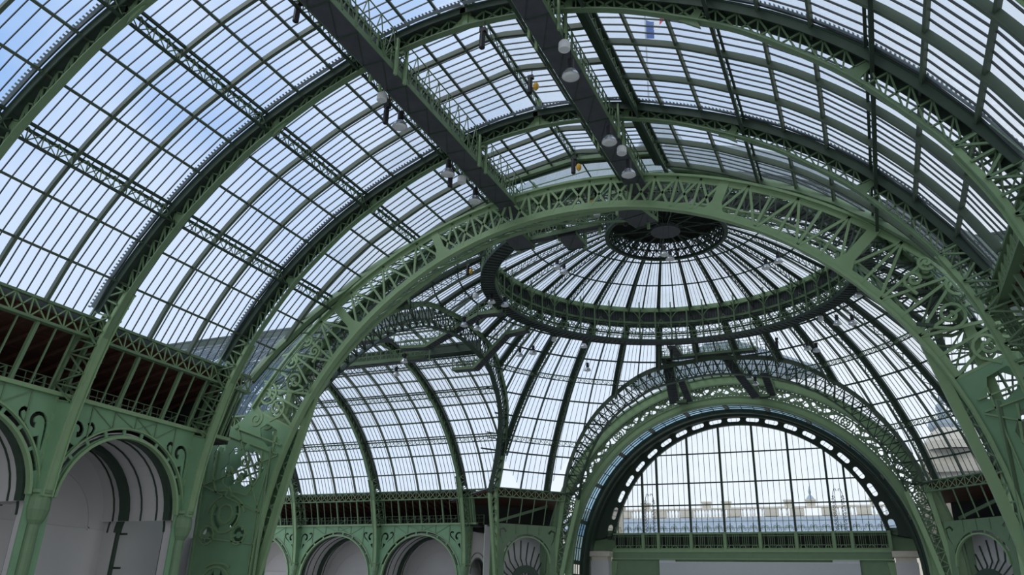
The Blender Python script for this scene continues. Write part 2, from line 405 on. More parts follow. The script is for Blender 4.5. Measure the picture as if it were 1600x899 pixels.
    if side:  # opaque strip and upstand up to the lantern
        y0, y1 = -(s1-s0), -((max(s0, s_end(6)) if clip else s0)-s0)
        m = MB().quad((side*6.35, y0, 30.08), (side*6.35, y1, 30.08), (side*5.45, y1, 30.32), (side*5.45, y0, 30.32), 0.06)
        part('gutter_plate', m, DKGREEN, t)
        m = MB().quad((side*5.5, y0, 30.3), (side*5.5, y1, 30.3), (side*5.5, y1, 31.45), (side*5.5, y0, 31.45), 0.08)
        part('upstand', m, DKGREEN, t)
        # lattice cornice beam under the foot of the glass
        lim = (28.6 if SE['f'] else 31.5) if clip else s0
        y1 = -(lim-s0); m = MB()
        for z in (17.02, 15.95): m.bar((side*22.05, y0, z), (side*22.05, y1, z), 0.42, 0.14)
        o = part('cornice_beam', m, GREEN, t); L = y1-y0; cnt = max(2, int(round(L/1.0)))
        A = [V((side*21.98, y0+L*i/cnt, 15.95)) for i in range(cnt+1)]; B = [V((side*21.98, y0+L*i/cnt, 17.02)) for i in range(cnt+1)]
        part('lattice', MB().lattice(A, B, 0.07, 0.06, (1, 0, 0), 'XV'), GREEN2, o)
    else:
        m = MB().bar((-5.5, -(s1-s0), 31.35), (-5.5, -((max(s0, s_end(5)) if clip else s0)-s0), 31.35), 0.2, 0.2).bar((5.5, -(s1-s0), 31.35), (5.5, -((max(s0, s_end(5)) if clip else s0)-s0), 31.35), 0.2, 0.2)
        part('edge_bar', m, DKGREEN, t)
    return t
# near arm: trusses A, B, C
TN = [34.1, 43.8, 53.5, 63.2]
NM = {34.1: 'closest to the crossing arch', 43.8: 'second from the crossing arch', 53.5: 'crossing the top left picture corner', 63.2: 'nearest the viewer, overhead'}
tr = []
for s in TN[:3]: tr.append(arched_truss('near', s, 'dark green arched lattice truss of the near vault, '+NM[s]))
SIDE = {-1: 'left flank', 1: 'right flank', 0: 'raised ridge lantern'}
BAYN = [('between the crossing arch and the first truss', 26.5, 34.1), ('between the first and second trusses', 34.1, 43.8), ('between the second and third trusses', 43.8, 53.5), ('beyond the third truss, above the viewer', 53.5, 63.2)]
for i, (nm, a, b) in enumerate(BAYN):
    for sd in (-1, 1, 0):
        if i == 0: roof_bay('near', 24.3, 34.1, sd, 'near vault glazing, %s, %s' % (SIDE[sd], nm), [27.65, 30.65], clip=True)
        else: roof_bay('near', a, b, sd, 'near vault glazing, %s, %s' % (SIDE[sd], nm), [a+3.37, a+6.4])
def side_gallery(arm, side, s0, s1, cols, nth, lab, fine=True, npost=9):
    """attic gallery between cornice and parapet, arcade below, niche behind; bays between consecutive cols"""
    for (c0, c1) in zip(cols[:-1], cols[1:]):
        L = c1-c0; tt = root('gallery_bay', arm, c0, lab % nth(c0), 'gallery', 'attic gallery bays above the arcades')
        n = npost if L < 11 else 12
        for i in range(1, n):
            y = -L*i/n; w_ = 0.22 if (i % 3 == 0) else 0.09
            part('gallery_post', MB().bar((side*22.15, y, 15.95), (side*23.15, y, 12.9), w_, w_*0.8, (0, 1, 0)), GREEN, tt)
        m = MB().bar((side*23.2, -L, 12.85), (side*23.2, 0, 12.85), 0.5, 0.22); part('parapet_rail', m, GREEN2, tt)
        m = MB(); k = int(L/0.55)
        for z in (13.2, 13.75, 14.15): m.bar((side*25.2, -L, z), (side*25.2, 0, z), 0.05)
        for i in range(k+1): m.bar((side*25.2, -L*i/k, 12.9), (side*25.2, -L*i/k, 14.15), 0.04 if i % 4 else 0.12)
        for i in range(0, k-2, 4): m.bar((side*25.2, -L*i/k, 14.15), (side*25.2, -L*(i+3)/k, 12.9), 0.06)
        part('railing', m, GREEN, tt)
        # sloping board ceiling with joists, dark back wall
        m = MB(); nb = 14
        for i in range(nb):
            t0 = i/nb; t1 = (i+0.94)/nb
            p0 = V((side*(22.4+9*t0), 0, 16.7-2.0*t0)); p1 = V((side*(22.4+9*t1), 0, 16.7-2.0*t1))
            m.quad(p0+V((0, -L, 0)), p0, p1, p1+V((0, -L, 0)), 0.05)
        part('ceiling_boards', m, WOOD, tt, 'stuff')
        for i in range(int(L/1.1)):
            y = -L*(i+0.5)/int(L/1.1); part('joist', MB().bar((side*22.5, y, 16.5), (side*31.3, y, 14.5), 0.14, 0.22), WOOD, tt)
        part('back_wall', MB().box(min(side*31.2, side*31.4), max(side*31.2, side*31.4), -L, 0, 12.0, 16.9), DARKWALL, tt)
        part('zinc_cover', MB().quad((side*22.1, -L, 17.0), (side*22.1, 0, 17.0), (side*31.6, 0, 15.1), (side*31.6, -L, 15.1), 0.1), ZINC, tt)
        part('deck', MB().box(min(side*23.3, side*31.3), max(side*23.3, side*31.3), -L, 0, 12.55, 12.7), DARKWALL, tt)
def arcade_bay(arm, side, c0, c1, label, R, zs, fine=True):
    """spandrel plate with arch, scroll openings, slotted archivolt, niche vault behind"""
    L = c1-c0; cy = L/2; t = root('arcade_bay', arm, c0, label, 'arcade', 'arcade bays under the galleries')
    hw = L/2-0.35; zb = -1.0
    outer = [(cy-hw, zb), (cy-hw, 12.75), (cy+hw, 12.75), (cy+hw, zb), (cy+R, zb)]+[(x, z) for x, z in arc((cy, zs), R, 0, 180, 28)]+[(cy-R, zb)]
    holes = []
    k = 9
    for i in range(k):
        a0 = 18+144*i/k; holes.append(slot_arc((cy, zs), R+0.14, R+0.42, a0+1.2, a0+144/k-1.2, 5))
    top = 12.75; gx = R+0.42
    for sg in (1, -1):
        # two volutes and two leaves in each spandrel
        bx = cy+sg*(hw-0.95); s_ = 1.0 if L < 11 else 1.15
        q = [(bx+sg*0.25*s_+sg*dx*s_, 11.3+dz*s_) for dx, dz in ((0.42, -1.45), (0.42, -1.0), (0.42, -0.5), (0.36, 0.05), (0.08, 0.36), (-0.25, 0.32), (-0.42, 0.05), (-0.34, -0.22), (-0.16, -0.26))]
        holes.append(stroke_hole([tuple(p[:2]) for p in [(v.x, v.y) for v in smooth([(a, b, 0) for a, b in q], 2)]], 0.10, 0.30))
        q = [(bx-sg*0.1*s_-sg*dx*s_, 11.15+dz*s_) for dx, dz in ((0.05, -0.5), (0.35, -0.2), (0.66, 0.05), (0.80, 0.4), (0.62, 0.62), (0.40, 0.5))]
        holes.append(stroke_hole([(v.x, v.y) for v in smooth([(a, b, 0) for a, b in q], 2)], 0.08, 0.24))
        q = [(bx+sg*0.36*s_-sg*dx*s_, 11.15+dz*s_) for dx, dz in ((-0.12, -1.25), (0.0, -0.95), (0.12, -0.65))]
        holes.append(stroke_hole([(v.x, v.y) for v in smooth([(a, b, 0) for a, b in q], 2)], 0.06, 0.34))
    good = []
    for h in holes:
        ok = all((cy-hw+0.05 < a < cy+hw-0.05) and (b < 12.6) and hypot(a-cy, b-zs) > R+0.08 for a, b in h)
        if ok: good.append(h)
    xx = side*23.3
    mp = lambda a, y, b: (side*y, -a, b)
    part('spandrel_plate', MB().plate(outer, good, 23.22, 23.32, mp), LEAFGREEN, t)
    m = MB()
    for rad, ww, dd in ((R, 0.16, 0.34), (R+0.5, 0.10, 0.16)):
        m.sweep([(side*23.2, -a, b) for a, b in arc((cy, zs), rad, 4, 176, 30)], dd, ww, (1, 0, 0))
    part('archivolt', m, GREEN2, t)
    m = MB(); top = 12.7; nx = 6
    for i in range(1, nx):
        a = cy-hw+2*hw*i/nx; h = hypot(a-cy, 0); zb2 = zs+sqrt(max(0, (R+0.5)**2-(a-cy)**2)) if abs(a-cy) < R+0.5 else zs
        m.bar((side*23.18, -a, zb2), (side*23.18, -a, top), 0.07, 0.05, (1, 0, 0))
        a2 = cy-hw+2*hw*(i+(1 if a < cy-0.01 else -1))/nx
        if abs(a2-cy) < R: m.bar((side*23.18, -a, top), (side*23.18, -a2, zs+sqrt((R+0.5)**2-(a2-cy)**2)), 0.05, 0.05, (1, 0, 0))
    part('stiffener', m, GREEN, t)
    # niche: vault soffit, soffit ribs, back wall, side arches
    Rn = R+0.25; m = MB()
    pts = arc((cy, zs), Rn, 0, 180, 20)
    A = [V((side*23.5, -a, b)) for a, b in pts]; B = [V((side*29.6, -a, b)) for a, b in pts]
    m.strip(A, B, 0.08); part('niche_vault', m, PLASTER, t)
    for x, w_, d_ in ((24.9, .07, .08), (26.2, .07, .08), (27.5, 0.55, .35), (28.6, .07, .08)):
        part('vault_rib', MB().sweep([(side*x, -a, b) for a, b in arc((cy, zs), Rn-0.05-d_/2, 0, 180, 20)], w_, d_, (1, 0, 0)), DKGREEN, t)
    part('niche_wall', MB().box(min(side*29.6, side*29.9), max(side*29.6, side*29.9), -L, 0, Z0, 12.5), PLASTER, t)
    # picture rail line and inner arch moulding on the back wall
    m = MB().bar((side*29.55, -L, 6.9), (side*29.55, 0, 6.9), 0.06, 0.08).sweep([(side*29.55, -a, b) for a, b in arc((cy, zs-0.6), Rn*0.78, 0, 180, 24)], 0.06, 0.10, (1, 0, 0))
    part('wall_moulding', m, PLASTER, t)
    # transverse arch between this niche and the next
    c = 26.5; out = [(23.6, -1), (23.6, 12.0), (29.6, 12.0), (29.6, -1), (c+2.1, -1)]+arc((c, 6.7), 2.1, 0, 180, 16)+[(c-2.1, -1)]
    part('cross_arch', MB().plate(out, [], -0.2, 0.2, lambda a, y, b: (side*a, y, b)), PLASTER, t)
    m = MB()
    for R2 in (2.1, 2.75): m.sweep([(side*a, 0, b) for a, b in arc((c, 6.7), R2, 0, 180, 18)], 0.5, 0.14 if R2 < 2.5 else 0.1, YV)
    m.bar((side*24.3, 0, 6.7), (side*24.3, 0, Z0), 0.5, 0.22, (0, 1, 0)); m.bar((side*28.7, 0, 6.7), (side*28.7, 0, Z0), 0.5, 0.22, (0, 1, 0))
    for z in (6.65, 4.6): m.bar((side*28.0, 0.25, z), (side*29.5, 0.25, z), 0.08, 0.12)
    part('cross_arch_frame', m, DKGREEN, t)
    # quarter arch in green against the back of the opening
    m = MB().sweep([(side*23.9, -a, b) for a, b in arc((cy, zs), Rn-0.12, 0, 180, 24)], 0.5, 0.3, (1, 0, 0)); part('inner_arch', m, DKGREEN, t)
    return t
def ordn(c):
    return {34.1: 'second from the crossing', 43.8: 'third from the crossing', 53.5: 'at the picture edge', 24.4: 'next to the crossing'}.get(round(c, 1), 'at %d metres' % c)
for side, sn in ((-1, 'left'), (1, 'right')):
    side_gallery('near', side, 0, 0, [31.5, 34.1, 43.8, 53.5, 63.2] if side < 0 else [31.5, 34.1, 43.8, 53.5], lambda c: {31.5: 'beside the crossing pier', 34.1: 'between the first two columns', 43.8: 'between the second and third columns', 53.5: 'beyond the third column'}[round(c, 1)], 'dark attic gallery '+sn+' of the near vault, %s')
    for c0, c1 in zip(TN[:-1] if side < 0 else TN[:2], TN[1:]):
        arcade_bay('near', side, c0, c1, 'green iron arcade bay on the %s of the near hall, %s' % (sn, {34.1: 'beside the crossing pier', 43.8: 'cut by the picture edge', 53.5: 'outside the picture'}[c0]), 4.15, 7.35)
    for s in TN[:3]:
        truss_column('near', s, side, 'green column %s of the near hall under the truss %s' % (sn, NM[s]))
# left arm, and its mirror on the right
TL = [33.0, 46.4, 59.8, 73.2, 86.6]
LN = ['nearest the dome', 'second from the dome', 'third from the dome', 'fourth from the dome', 'at the far end']
SE['f'] = 1
for arm, an in (('left', 'left'), ('right', 'right')):
    K = 4 if arm == 'left' else 2
    for i, s in enumerate(TL[:K]):
        arched_truss(arm, s, 'dark green arched truss in the %s transept vault, %s' % (an, LN[i]))
        for sd in ((-1, 1) if arm == 'left' else (1,)):
            truss_column(arm, s, sd, 'green lattice column of the %s transept %s wall, %s' % (an, 'far' if sd*(-1 if arm == 'left' else 1) > 0 else 'near', LN[i]))
    ed = [23.0]+TL[:K]
    for i, (a, b) in enumerate(zip(ed[:-1], ed[1:])):
        for sd in (-1, 1, 0):
            rb = [a+(b-a)*q/4 for q in (1, 2, 3)] if i else [26.35, 29.7]
            roof_bay(arm, a, b, sd, '%s transept vault glazing, %s, %s' % (an, {-1: 'far flank' if arm == 'left' else 'near flank', 1: 'near flank' if arm == 'left' else 'far flank', 0: 'ridge'}[sd], LN[i]), rb, parts=False, clip=(i == 0))
    cols = [31.5]+TL[:K]
    for sd in ((-1,) if arm == 'left' else (1,)):
        side_gallery(arm, sd, 0, 0, cols, lambda c: {31.5: 'beside the dome pier', 33.0: 'first bay from the dome', 46.4: 'second bay from the dome', 59.8: 'third bay from the dome', 73.2: 'fourth bay from the dome'}[round(c, 1)], 'dark attic gallery on the '+an+' transept wall, %s', npost=12)
        for i, (c0, c1) in enumerate(zip(TL[:K-1], TL[1:K])):
            arcade_bay(arm, sd, c0, c1, 'green arcade bay on the %s transept wall, %s' % (an, ['nearest the dome', 'second from the dome', 'third from the dome', 'fourth from the dome'][i]), 5.7, 5.8)
SE['f'] = 0
for arm, sides in (('near', (-1, 1)),):
    for sd in sides:
        t = root('wall_corner_infill', arm, 34.1, None, None, kind='structure')
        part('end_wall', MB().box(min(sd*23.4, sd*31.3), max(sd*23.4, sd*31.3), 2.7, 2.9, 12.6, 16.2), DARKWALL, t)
        part('leg_wall', MB().box(min(sd*23.2, sd*30), max(sd*23.2, sd*33), 7.3, 7.5, Z0, 7.0), PLASTER, t)
        part('niche_wall', MB().box(min(sd*29.6, sd*29.9), max(sd*29.6, sd*29.9), 0, 9.5, Z0, 12.5), PLASTER, t)
# ================================================================== crossing arches (one in front of every arm)
CI, RI, CE_, RE = 5.0, 22.05, 1.0, 28.2
def ip(t): return (RI*cos(t), CI+RI*sin(t))
def ep(t):
    q = -4*sin(t)+sqrt(16*sin(t)**2+RE*RE-16); return (q*cos(t), CI+q*sin(t))
EU = [(0, 22.9, 32.15), (6, 23.0, 31.6), (9, 23.2, 30.85), (12, 23.7, 29.3), (15.7, 24.5, 26.5), (18.5, 25.8, 23.2), (20.3, 27.0, 20.0), (21.3, 28.0, 17.0)]
def ecurve(sg): return smooth([(sg*u, -s, z) for u, s, z in EU], 4)
AN = {'near': 'nearest the viewer', 'left': 'over the left transept', 'far': 'in front of the portal', 'right': 'over the right transept'}
def crossing_arch(arm):
    t = root('crossing_arch', arm, 28.6, 'huge green lattice arch of the crossing '+AN[arm], 'arch', 'great arches round the crossing')
    th0 = radians(24)
    for face, y in (('front', 0.0),):
        for sg in (1, -1):
            NC = 19; T = [th0+(pi/2-th0)*i/NC for i in range(NC+1)]
            I = [V((sg*ip(a)[0], y, ip(a)[1])) for a in T]; O = [V((sg*ep(a)[0], y, ep(a)[1])) for a in T]
            low = [V((sg*RI, y, z)) for z in (-3.5, 1, 4)]+[V((sg*ip(a)[0], y, ip(a)[1])) for a in [th0*i/6 for i in range(6)]]
            m = MB().sweep(low+I, 0.46, 0.16, YV).sweep([p+V((0, 0.0, 0.24)) if i > 20 else p+V((sg*0.2, 0, 0.12)) for i, p in enumerate(low+I)], 0.07, 0.5, YV)
            part('inner_chord', m, GREEN2, t)
            part('outer_chord', MB().sweep(O, 0.46, 0.16, YV).sweep([p-V((0, 0, 0.22)) for p in O], 0.07, 0.42, YV), GREEN2, t)
            for a, b in ((0, 4), (4, 8), (8, 12), (12, 16), (16, 19)):
                part('lattice_panel', MB().lattice(I[a:b+1], O[a:b+1], 0.15, 0.10, YV, 'WV' if a < 12 else 'XV', False), GREEN2, t)
            # node gussets with curved brackets
            for k in (6, 12):
                i_, o_ = I[k], O[k]; n = (o_-i_).normalized(); tt = V((-n.z, 0, n.x)); L = (o_-i_).length
                pl = [(-1.5, 0.05), (1.5, 0.05), (0.55, 0.45), (0.3, 1.0), (0.3, L), (-0.3, L), (-0.3, 1.0), (-0.55, 0.45)]
                part('gusset', MB().plate(pl, [], y-0.085, y+0.085, lambda a, yy, b: i_+tt*a+n*b+V((0, yy-y, 0)) ), GREEN2, t)
    # lacing between the front face and the dome edge arch behind it
    for sg in (1, -1):
        m = MB(); E_ = resample([p+V((0, 28.6, 0)) for p in ecurve(sg)][::-1], 19); J = []
        for p in E_:
            q = min(abs(p.x), 22.3); zl = 6.7+sqrt(max(0.5, 23.2**2-q*q)); n = (V((0, p.y, 8))-p).normalized(); d = max(1.1, p.z-zl) if abs(p.x) < 12 else 2.2; J.append(p+n*min(d, 2.4))
        for i in range(20):
            a = th0+(pi/2-th0)*i/19
            for fn, T_ in ((ip, J), (ep, E_)):
                p = V((sg*fn(a)[0], 0, fn(a)[1]))
                m.bar(p, T_[i], 0.13, 0.09)
                if i < 19: m.bar(p, T_[i+1], 0.10, 0.07)
                if i: m.bar(p, T_[i-1], 0.10, 0.07)
            if i % 2 == 0: m.bar((sg*ip(a)[0], 0, ip(a)[1]), E_[i], 0.09, 0.07)
        part('tie_bars', m, GREEN, t, 'stuff')
        # ornamental scrolls in the haunch
        for (cx, cz, R_, a0, s_) in ((22.9, 16.6, 0.9, 90, 1), (21.9, 15.6, 0.75, 270, -1), (21.2, 18.9, 0.7, 60, 1), (20.6, 17.4, 0.8, 240, 1), (19.9, 20.4, 0.55, 60, -1), (23.6, 14.9, 0.6, 120, 1), (19.2, 19.5, 0.5, 240, -1)):
            pts = scroll_pts(cx, cz, R_, 1.6, a0, s_, 20)
            x0, z0 = pts[0]; tail = [(x0+0.5*cos(radians(a0+s_*-70)), z0+0.5*sin(radians(a0+s_*-70)))]
            for yy in (0.0, 1.2):
                part('scroll', MB().sweep([(sg*a, yy, b) for a, b in tail+pts], 0.16, 0.15, YV), GREEN2, t)
        # pierced plate of the leg
        inn = [(RI, -3.5), (RI, 4.5)]+[ip(th0*i/5) for i in range(6)]
        outr = [(23.75, 16.45), (24.1, 15.7), (24.9, 14.9), (25.9, 14.35), (27.0, 14.2), (27.9, 14.4), (27.6, 5.0), (27.4, -3.5)]
        outer = inn+[ep(radians(24.3))]+outr
        cx = 25.0
        holes = [slot_arc((cx, 8.4), 0.86, 1.12, 185, 245, 6), slot_arc((cx, 8.4), 0.86, 1.12, 295, 355, 6), slot_arc((cx, 8.4), 0.86, 1.12, 150, 178, 4), slot_arc((cx, 8.4), 0.86, 1.12, 2, 30, 4)]
        for dx in (-1.38, 1.38):
            holes.append(slot_arc((cx+dx, 7.0), 0.22, 0.50, 10, 170, 6)); holes.append(slot_arc((cx+dx, 7.0), 0.22, 0.46, 200, 340, 5))
        holes.append([(cx-0.62, 4.3), (cx-0.95, 3.6), (cx-1.0, 2.5), (cx-1.0, -2), (cx+1.0, -2), (cx+1.0, 2.5), (cx+0.95, 3.6), (cx+0.62, 4.3), (cx+0.3, 4.75), (cx+0.12, 4.0), (cx, 3.7), (cx-0.12, 4.0), (cx-0.3, 4.75)])
        holes.append([(22.6, 10.6), (23.6, 10.1), (24.5, 10.55), (25.2, 10.15), (25.9, 10.6), (26.1, 11.4), (25.5, 11.9), (25.6, 12.5), (25.1, 13.0), (24.6, 12.7), (24.1, 13.3), (23.4, 12.7), (22.6, 12.2), (22.3, 11.3)])
        holes.append([(21.45, 12.95), (22.2, 12.85), (22.9, 13.5), (23.1, 14.2), (22.5, 14.5), (21.6, 14.0)])
        holes.append(stroke_hole([(26.7, 10.6), (26.85, 11.6), (26.9, 12.6), (26.6, 13.2), (26.15, 13.1), (26.1, 12.75)], 0.12, 0.3))
        for yy in (0.0, 1.2):
            part('leg_plate', MB().plate(outer, holes, yy-0.04, yy+0.04, lambda a, y_, b: (sg*a, y_, b)), LEAFGREEN, t)
            m = MB()
            def rs(pts, w_=0.12, closed=False): m.sweep([(sg*a, yy-0.07 if yy == 0 else yy+0.07, b) for a, b in pts], 0.16, w_, YV, closed)
            rs(arc((cx, 8.4), 0.62, 0, 350, 20), 0.13, True); rs(arc((cx, 8.4), 1.25, 150, 390, 18)); rs(arc((cx, 7.9), 1.75, 20, 80, 6)+[(cx, 10.2)]+arc((cx, 7.9), 1.75, 100, 160, 6))
            for dx in (-1.38, 1.38): rs(arc((cx+dx, 7.0), 0.62, 0, 350, 14), 0.1, True)
            rs([(cx-1.35, -3), (cx-1.35, 3)]+arc((cx, 3.6), 1.35, 165, 15, 12)+[(cx+1.35, 3), (cx+1.35, -3)], 0.14)
            rs(arc((cx-0.05, 3.2), 2.0, 60, 120, 8)); rs([(22.6, 12.6), (22.5, 10.8), (23.4, 9.6), (24.6, 9.9)]); rs([(26.6, 12.8), (26.7, 11.0), (26.2, 9.9), (25.2, 10.0)])
            rs([(RI+0.25, -3.5), (RI+0.25, 9), (21.5, 13.5)], 0.08); rs([(27.2, -3.5), (27.35, 5), (27.6, 13.9)], 0.08)
            for q in (((22.1, 6.4), (27.4, 6.9)), ((21.9, 3.4), (27.4, 3.2)), ((22.1, 8.4), (27.5, 10.4)), ((27.5, 10.4), (21.2, 12.2)), ((22.1, 8.4), (25.2, 14.6)), ((21.0, 12.9), (25.4, 14.4)), ((27.3, 14.3), (21.2, 12.3))): rs(list(q), 0.09)
            for (a_, b_, r_) in ((24.0, 11.9, 0.45), (25.3, 11.2, 0.4), (24.3, 10.7, 0.3)): rs(scroll_pts(a_, b_, r_, 1.4, 90, 1, 14), 0.1)
            part('leg_moulding', m, GREEN2, t)
    return t
crossing_arch('near')
def dome_edge_arch(arm):
    t = root('dome_edge_arch', arm, 25.0, 'dark lattice arch edging the dome glass '+AN[arm], 'arch', 'lattice arches edging the dome')
    off = V((0, 25.0, 0))
    for sg in (1, -1):
        O = resample([p+off for p in ecurve(sg)], 24)
        I = []
        for p in O:
            u = abs(p.x); q = min(u, 22.3)
            zl = 6.7+sqrt(max(0.5, 23.2**2-q*q)); d = max(1.1, p.z-zl) if u < 12 else 2.2
            c = V((0, p.y, 8)); n = (c-p).normalized(); I.append(p+n*min(d, 2.4))
        if arm == 'far': pass
        part('outer_chord', MB().sweep(O, 0.75, 0.14, YV).sweep([p+V((0, 0.3, -0.25)) for p in O], 0.06, 0.5, YV), {'near': GREEN, 'left': GREEN}.get(arm, BACKLITGREEN), t)  # lit look put in by colour: lighter near and left, backlit tone elsewhere
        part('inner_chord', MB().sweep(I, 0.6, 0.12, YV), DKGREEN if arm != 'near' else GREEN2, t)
        part('web_lattice', MB().lattice(I, O, 0.10, 0.08, YV, 'XV'), DKGREEN, t)
        # flanges falling to the pier foot, pinned near the bottom
        m = MB()
        a0 = O[0] if abs(O[0].x) > 10 else O[-1]; b0 = I[0] if abs(I[0].x) > 10 else I[-1]
        for p, q in ((a0, V((sg*23.0, -3.3, 4.0))), (b0, V((sg*22.2, -3.0, 4.0)))):
            m.sweep(resample([p, p.lerp(q, 0.5)+V((sg*0.15, 0, 0)), q, q+V((0, 0, -7.5))], 8), 0.34, 0.5, (0, 1, 0))
        part('leg_flange', m, GREEN2, t)
        part('pin', MB().revolve([(0.0, -0.2), (0.5, -0.2), (0.5, 0.2), (0.0, 0.2)], 14, (0, 0, 0)), GREEN, t, loc=(sg*22.6, -3.2, 6.8)).rotation_euler = (pi/2, 0, 0)
        P = resample([a0, a0.lerp(V((sg*23.0, -3.3, 4.0)), 1)], 9); Q = resample([b0, V((sg*22.2, -3.0, 4.0))], 9)
        part('leg_lattice', MB().lattice(P, Q, 0.09, 0.09, YV, 'XV'), GREEN, t)
    return t
for arm in ('near', 'left', 'far', 'right'): dome_edge_arch(arm)
def valley(arm):
    SE['f'] = 0 if arm == 'near' else 1
    t = root('valley_glazing', arm, 27.0, 'narrow glazed valley strip between vault end and dome edge '+AN[arm], 'glass roof', 'valley strips round the crossing')
    for sg in (1, -1):
        B = [p+V((0, 27.0, 0)) for p in resample(ecurve(sg), 22)]
        A = [V((p.x*1.03, 27-s_end(min(22, abs(p.x)*1.03)), interp(abs(p.x)*1.03, [c[0] for c in PJ[::-1]], [c[1] for c in PJ[::-1]]) if abs(p.x) > 6.3 else (interp(abs(p.x), [0, 1.87, 3.65, 5.5, 6.3], [32.36, 32.06, 31.75, 31.4, 30.1])))) for p in B]
        if arm != 'far':
            if arm == 'near': part('edge_beam', MB().sweep([a+V((0, -0.1, -0.2)) for a in A], 0.4, 0.42, YV), GREEN, t)
            if arm == 'near': part('edge_lip', MB().sweep([a+V((0, 0.15, -0.42)) for a in A], 0.24, 0.06, YV), DKGREEN, t)
            for k in range(0, 22, 2): link('pane', MB().strip(A[k:k+3], B[k:k+3], 0.012).mesh('pane', GLASS), t)
            m = MB()
            for q in (0.22, 0.48, 0.72) if arm == 'near' else (): m.sweep([a.lerp(b, q)+V((0, 0, -0.06)) for a, b in zip(A, B)], 0.07, 0.06, YV)
            for a, b in list(zip(A, B))[::3]: m.bar(a, b, 0.07, 0.1)
            part('glazing_bar', m, GREEN, t, 'stuff')
    return t
for arm in ('near', 'left', 'right'): valley(arm)
pv = root('portal_valley_glazing', 'far', 27.0, 'pale glazed strip between the dome edge arch and the green portal arch', 'glass roof')
for sg in (1, -1):
    B = [p+V((0, 27.0, 0)) for p in resample(ecurve(sg), 24)]; A = []
    for p in B:
        th = atan2(p.z-7.1, abs(p.x)); A.append(V((sg*24.1*cos(th), -1.6, 7.1+24.1*sin(th))))
    for k in range(0, 24, 2): link('pane', MB().strip(A[k:k+3], [a.lerp(b, .96) for a, b in zip(A[k:k+3], B[k:k+3])], 0.012).mesh('pane', GLASS), pv)
    m = MB()
    for q in (0.33, 0.66): m.sweep([a.lerp(b, q)+V((0, 0, -0.06)) for a, b in zip(A, B)], 0.10, 0.08, YV)
    for a, b in zip(A, B): m.bar(a, b, 0.14, 0.16)
    part('glazing_bar', m, DKGREEN, pv, 'stuff')
# ================================================================== dome
DR = [(34.8, 17.0), (33.9, 19.3), (32.85, 21.4), (31.6, 23.2), (30.0, 25.4), (28.0, 27.7), (25.6, 30.15), (23.2, 32.0), (20.9, 33.6), (18.5, 35.0)]
DRR = [p[0] for p in DR][::-1]; DZZ = [p[1] for p in DR][::-1]
def dz(r): return interp(r, DRR, DZZ)
epol = sorted([(degrees(atan2(u, s)), hypot(u, s)) for u, s, z in EU])
def redge(az):
    a = abs(((az+45) % 90)-45)
    if a >= 37.25: return 34.75/cos(radians(45-a))
    return interp(a, [e[0] for e in epol], [e[1] for e in epol])
def dp(r, az, z=None): return V((r*sin(radians(az)), r*cos(radians(az)), dz(r) if z is None else z))
AZ = [-89, -77, -65, -53.5, -41.5, -28.5, -16.5, -4.5, 7.5, 19, 29.5, 40, 51.5, 63, 75, 87, 99, 111, 123, 135, 147, 159, 171, 183, 195, 207, 219, 231, 243, 257]
WORDS = ['first', 'second', 'third', 'fourth', 'fifth', 'sixth', 'seventh', 'eighth', 'ninth', 'tenth', 'eleventh', 'twelfth', 'thirteenth', 'fourteenth', 'fifteenth', 'sixteenth', 'seventeenth']
def azword(i):  # wording relative to the portal crown
    k = i-7
    if k == 0: return 'just left of the portal crown'
    if k == 1: return 'just right of the portal crown'
    if k < 0: return WORDS[-k]+' to the left of the portal crown'
    if k <= 15: return WORDS[k-1]+' to the right of the portal crown'
    return WORDS[30-k]+' to the left of the portal crown'
def rib_label(i): return azword(i)
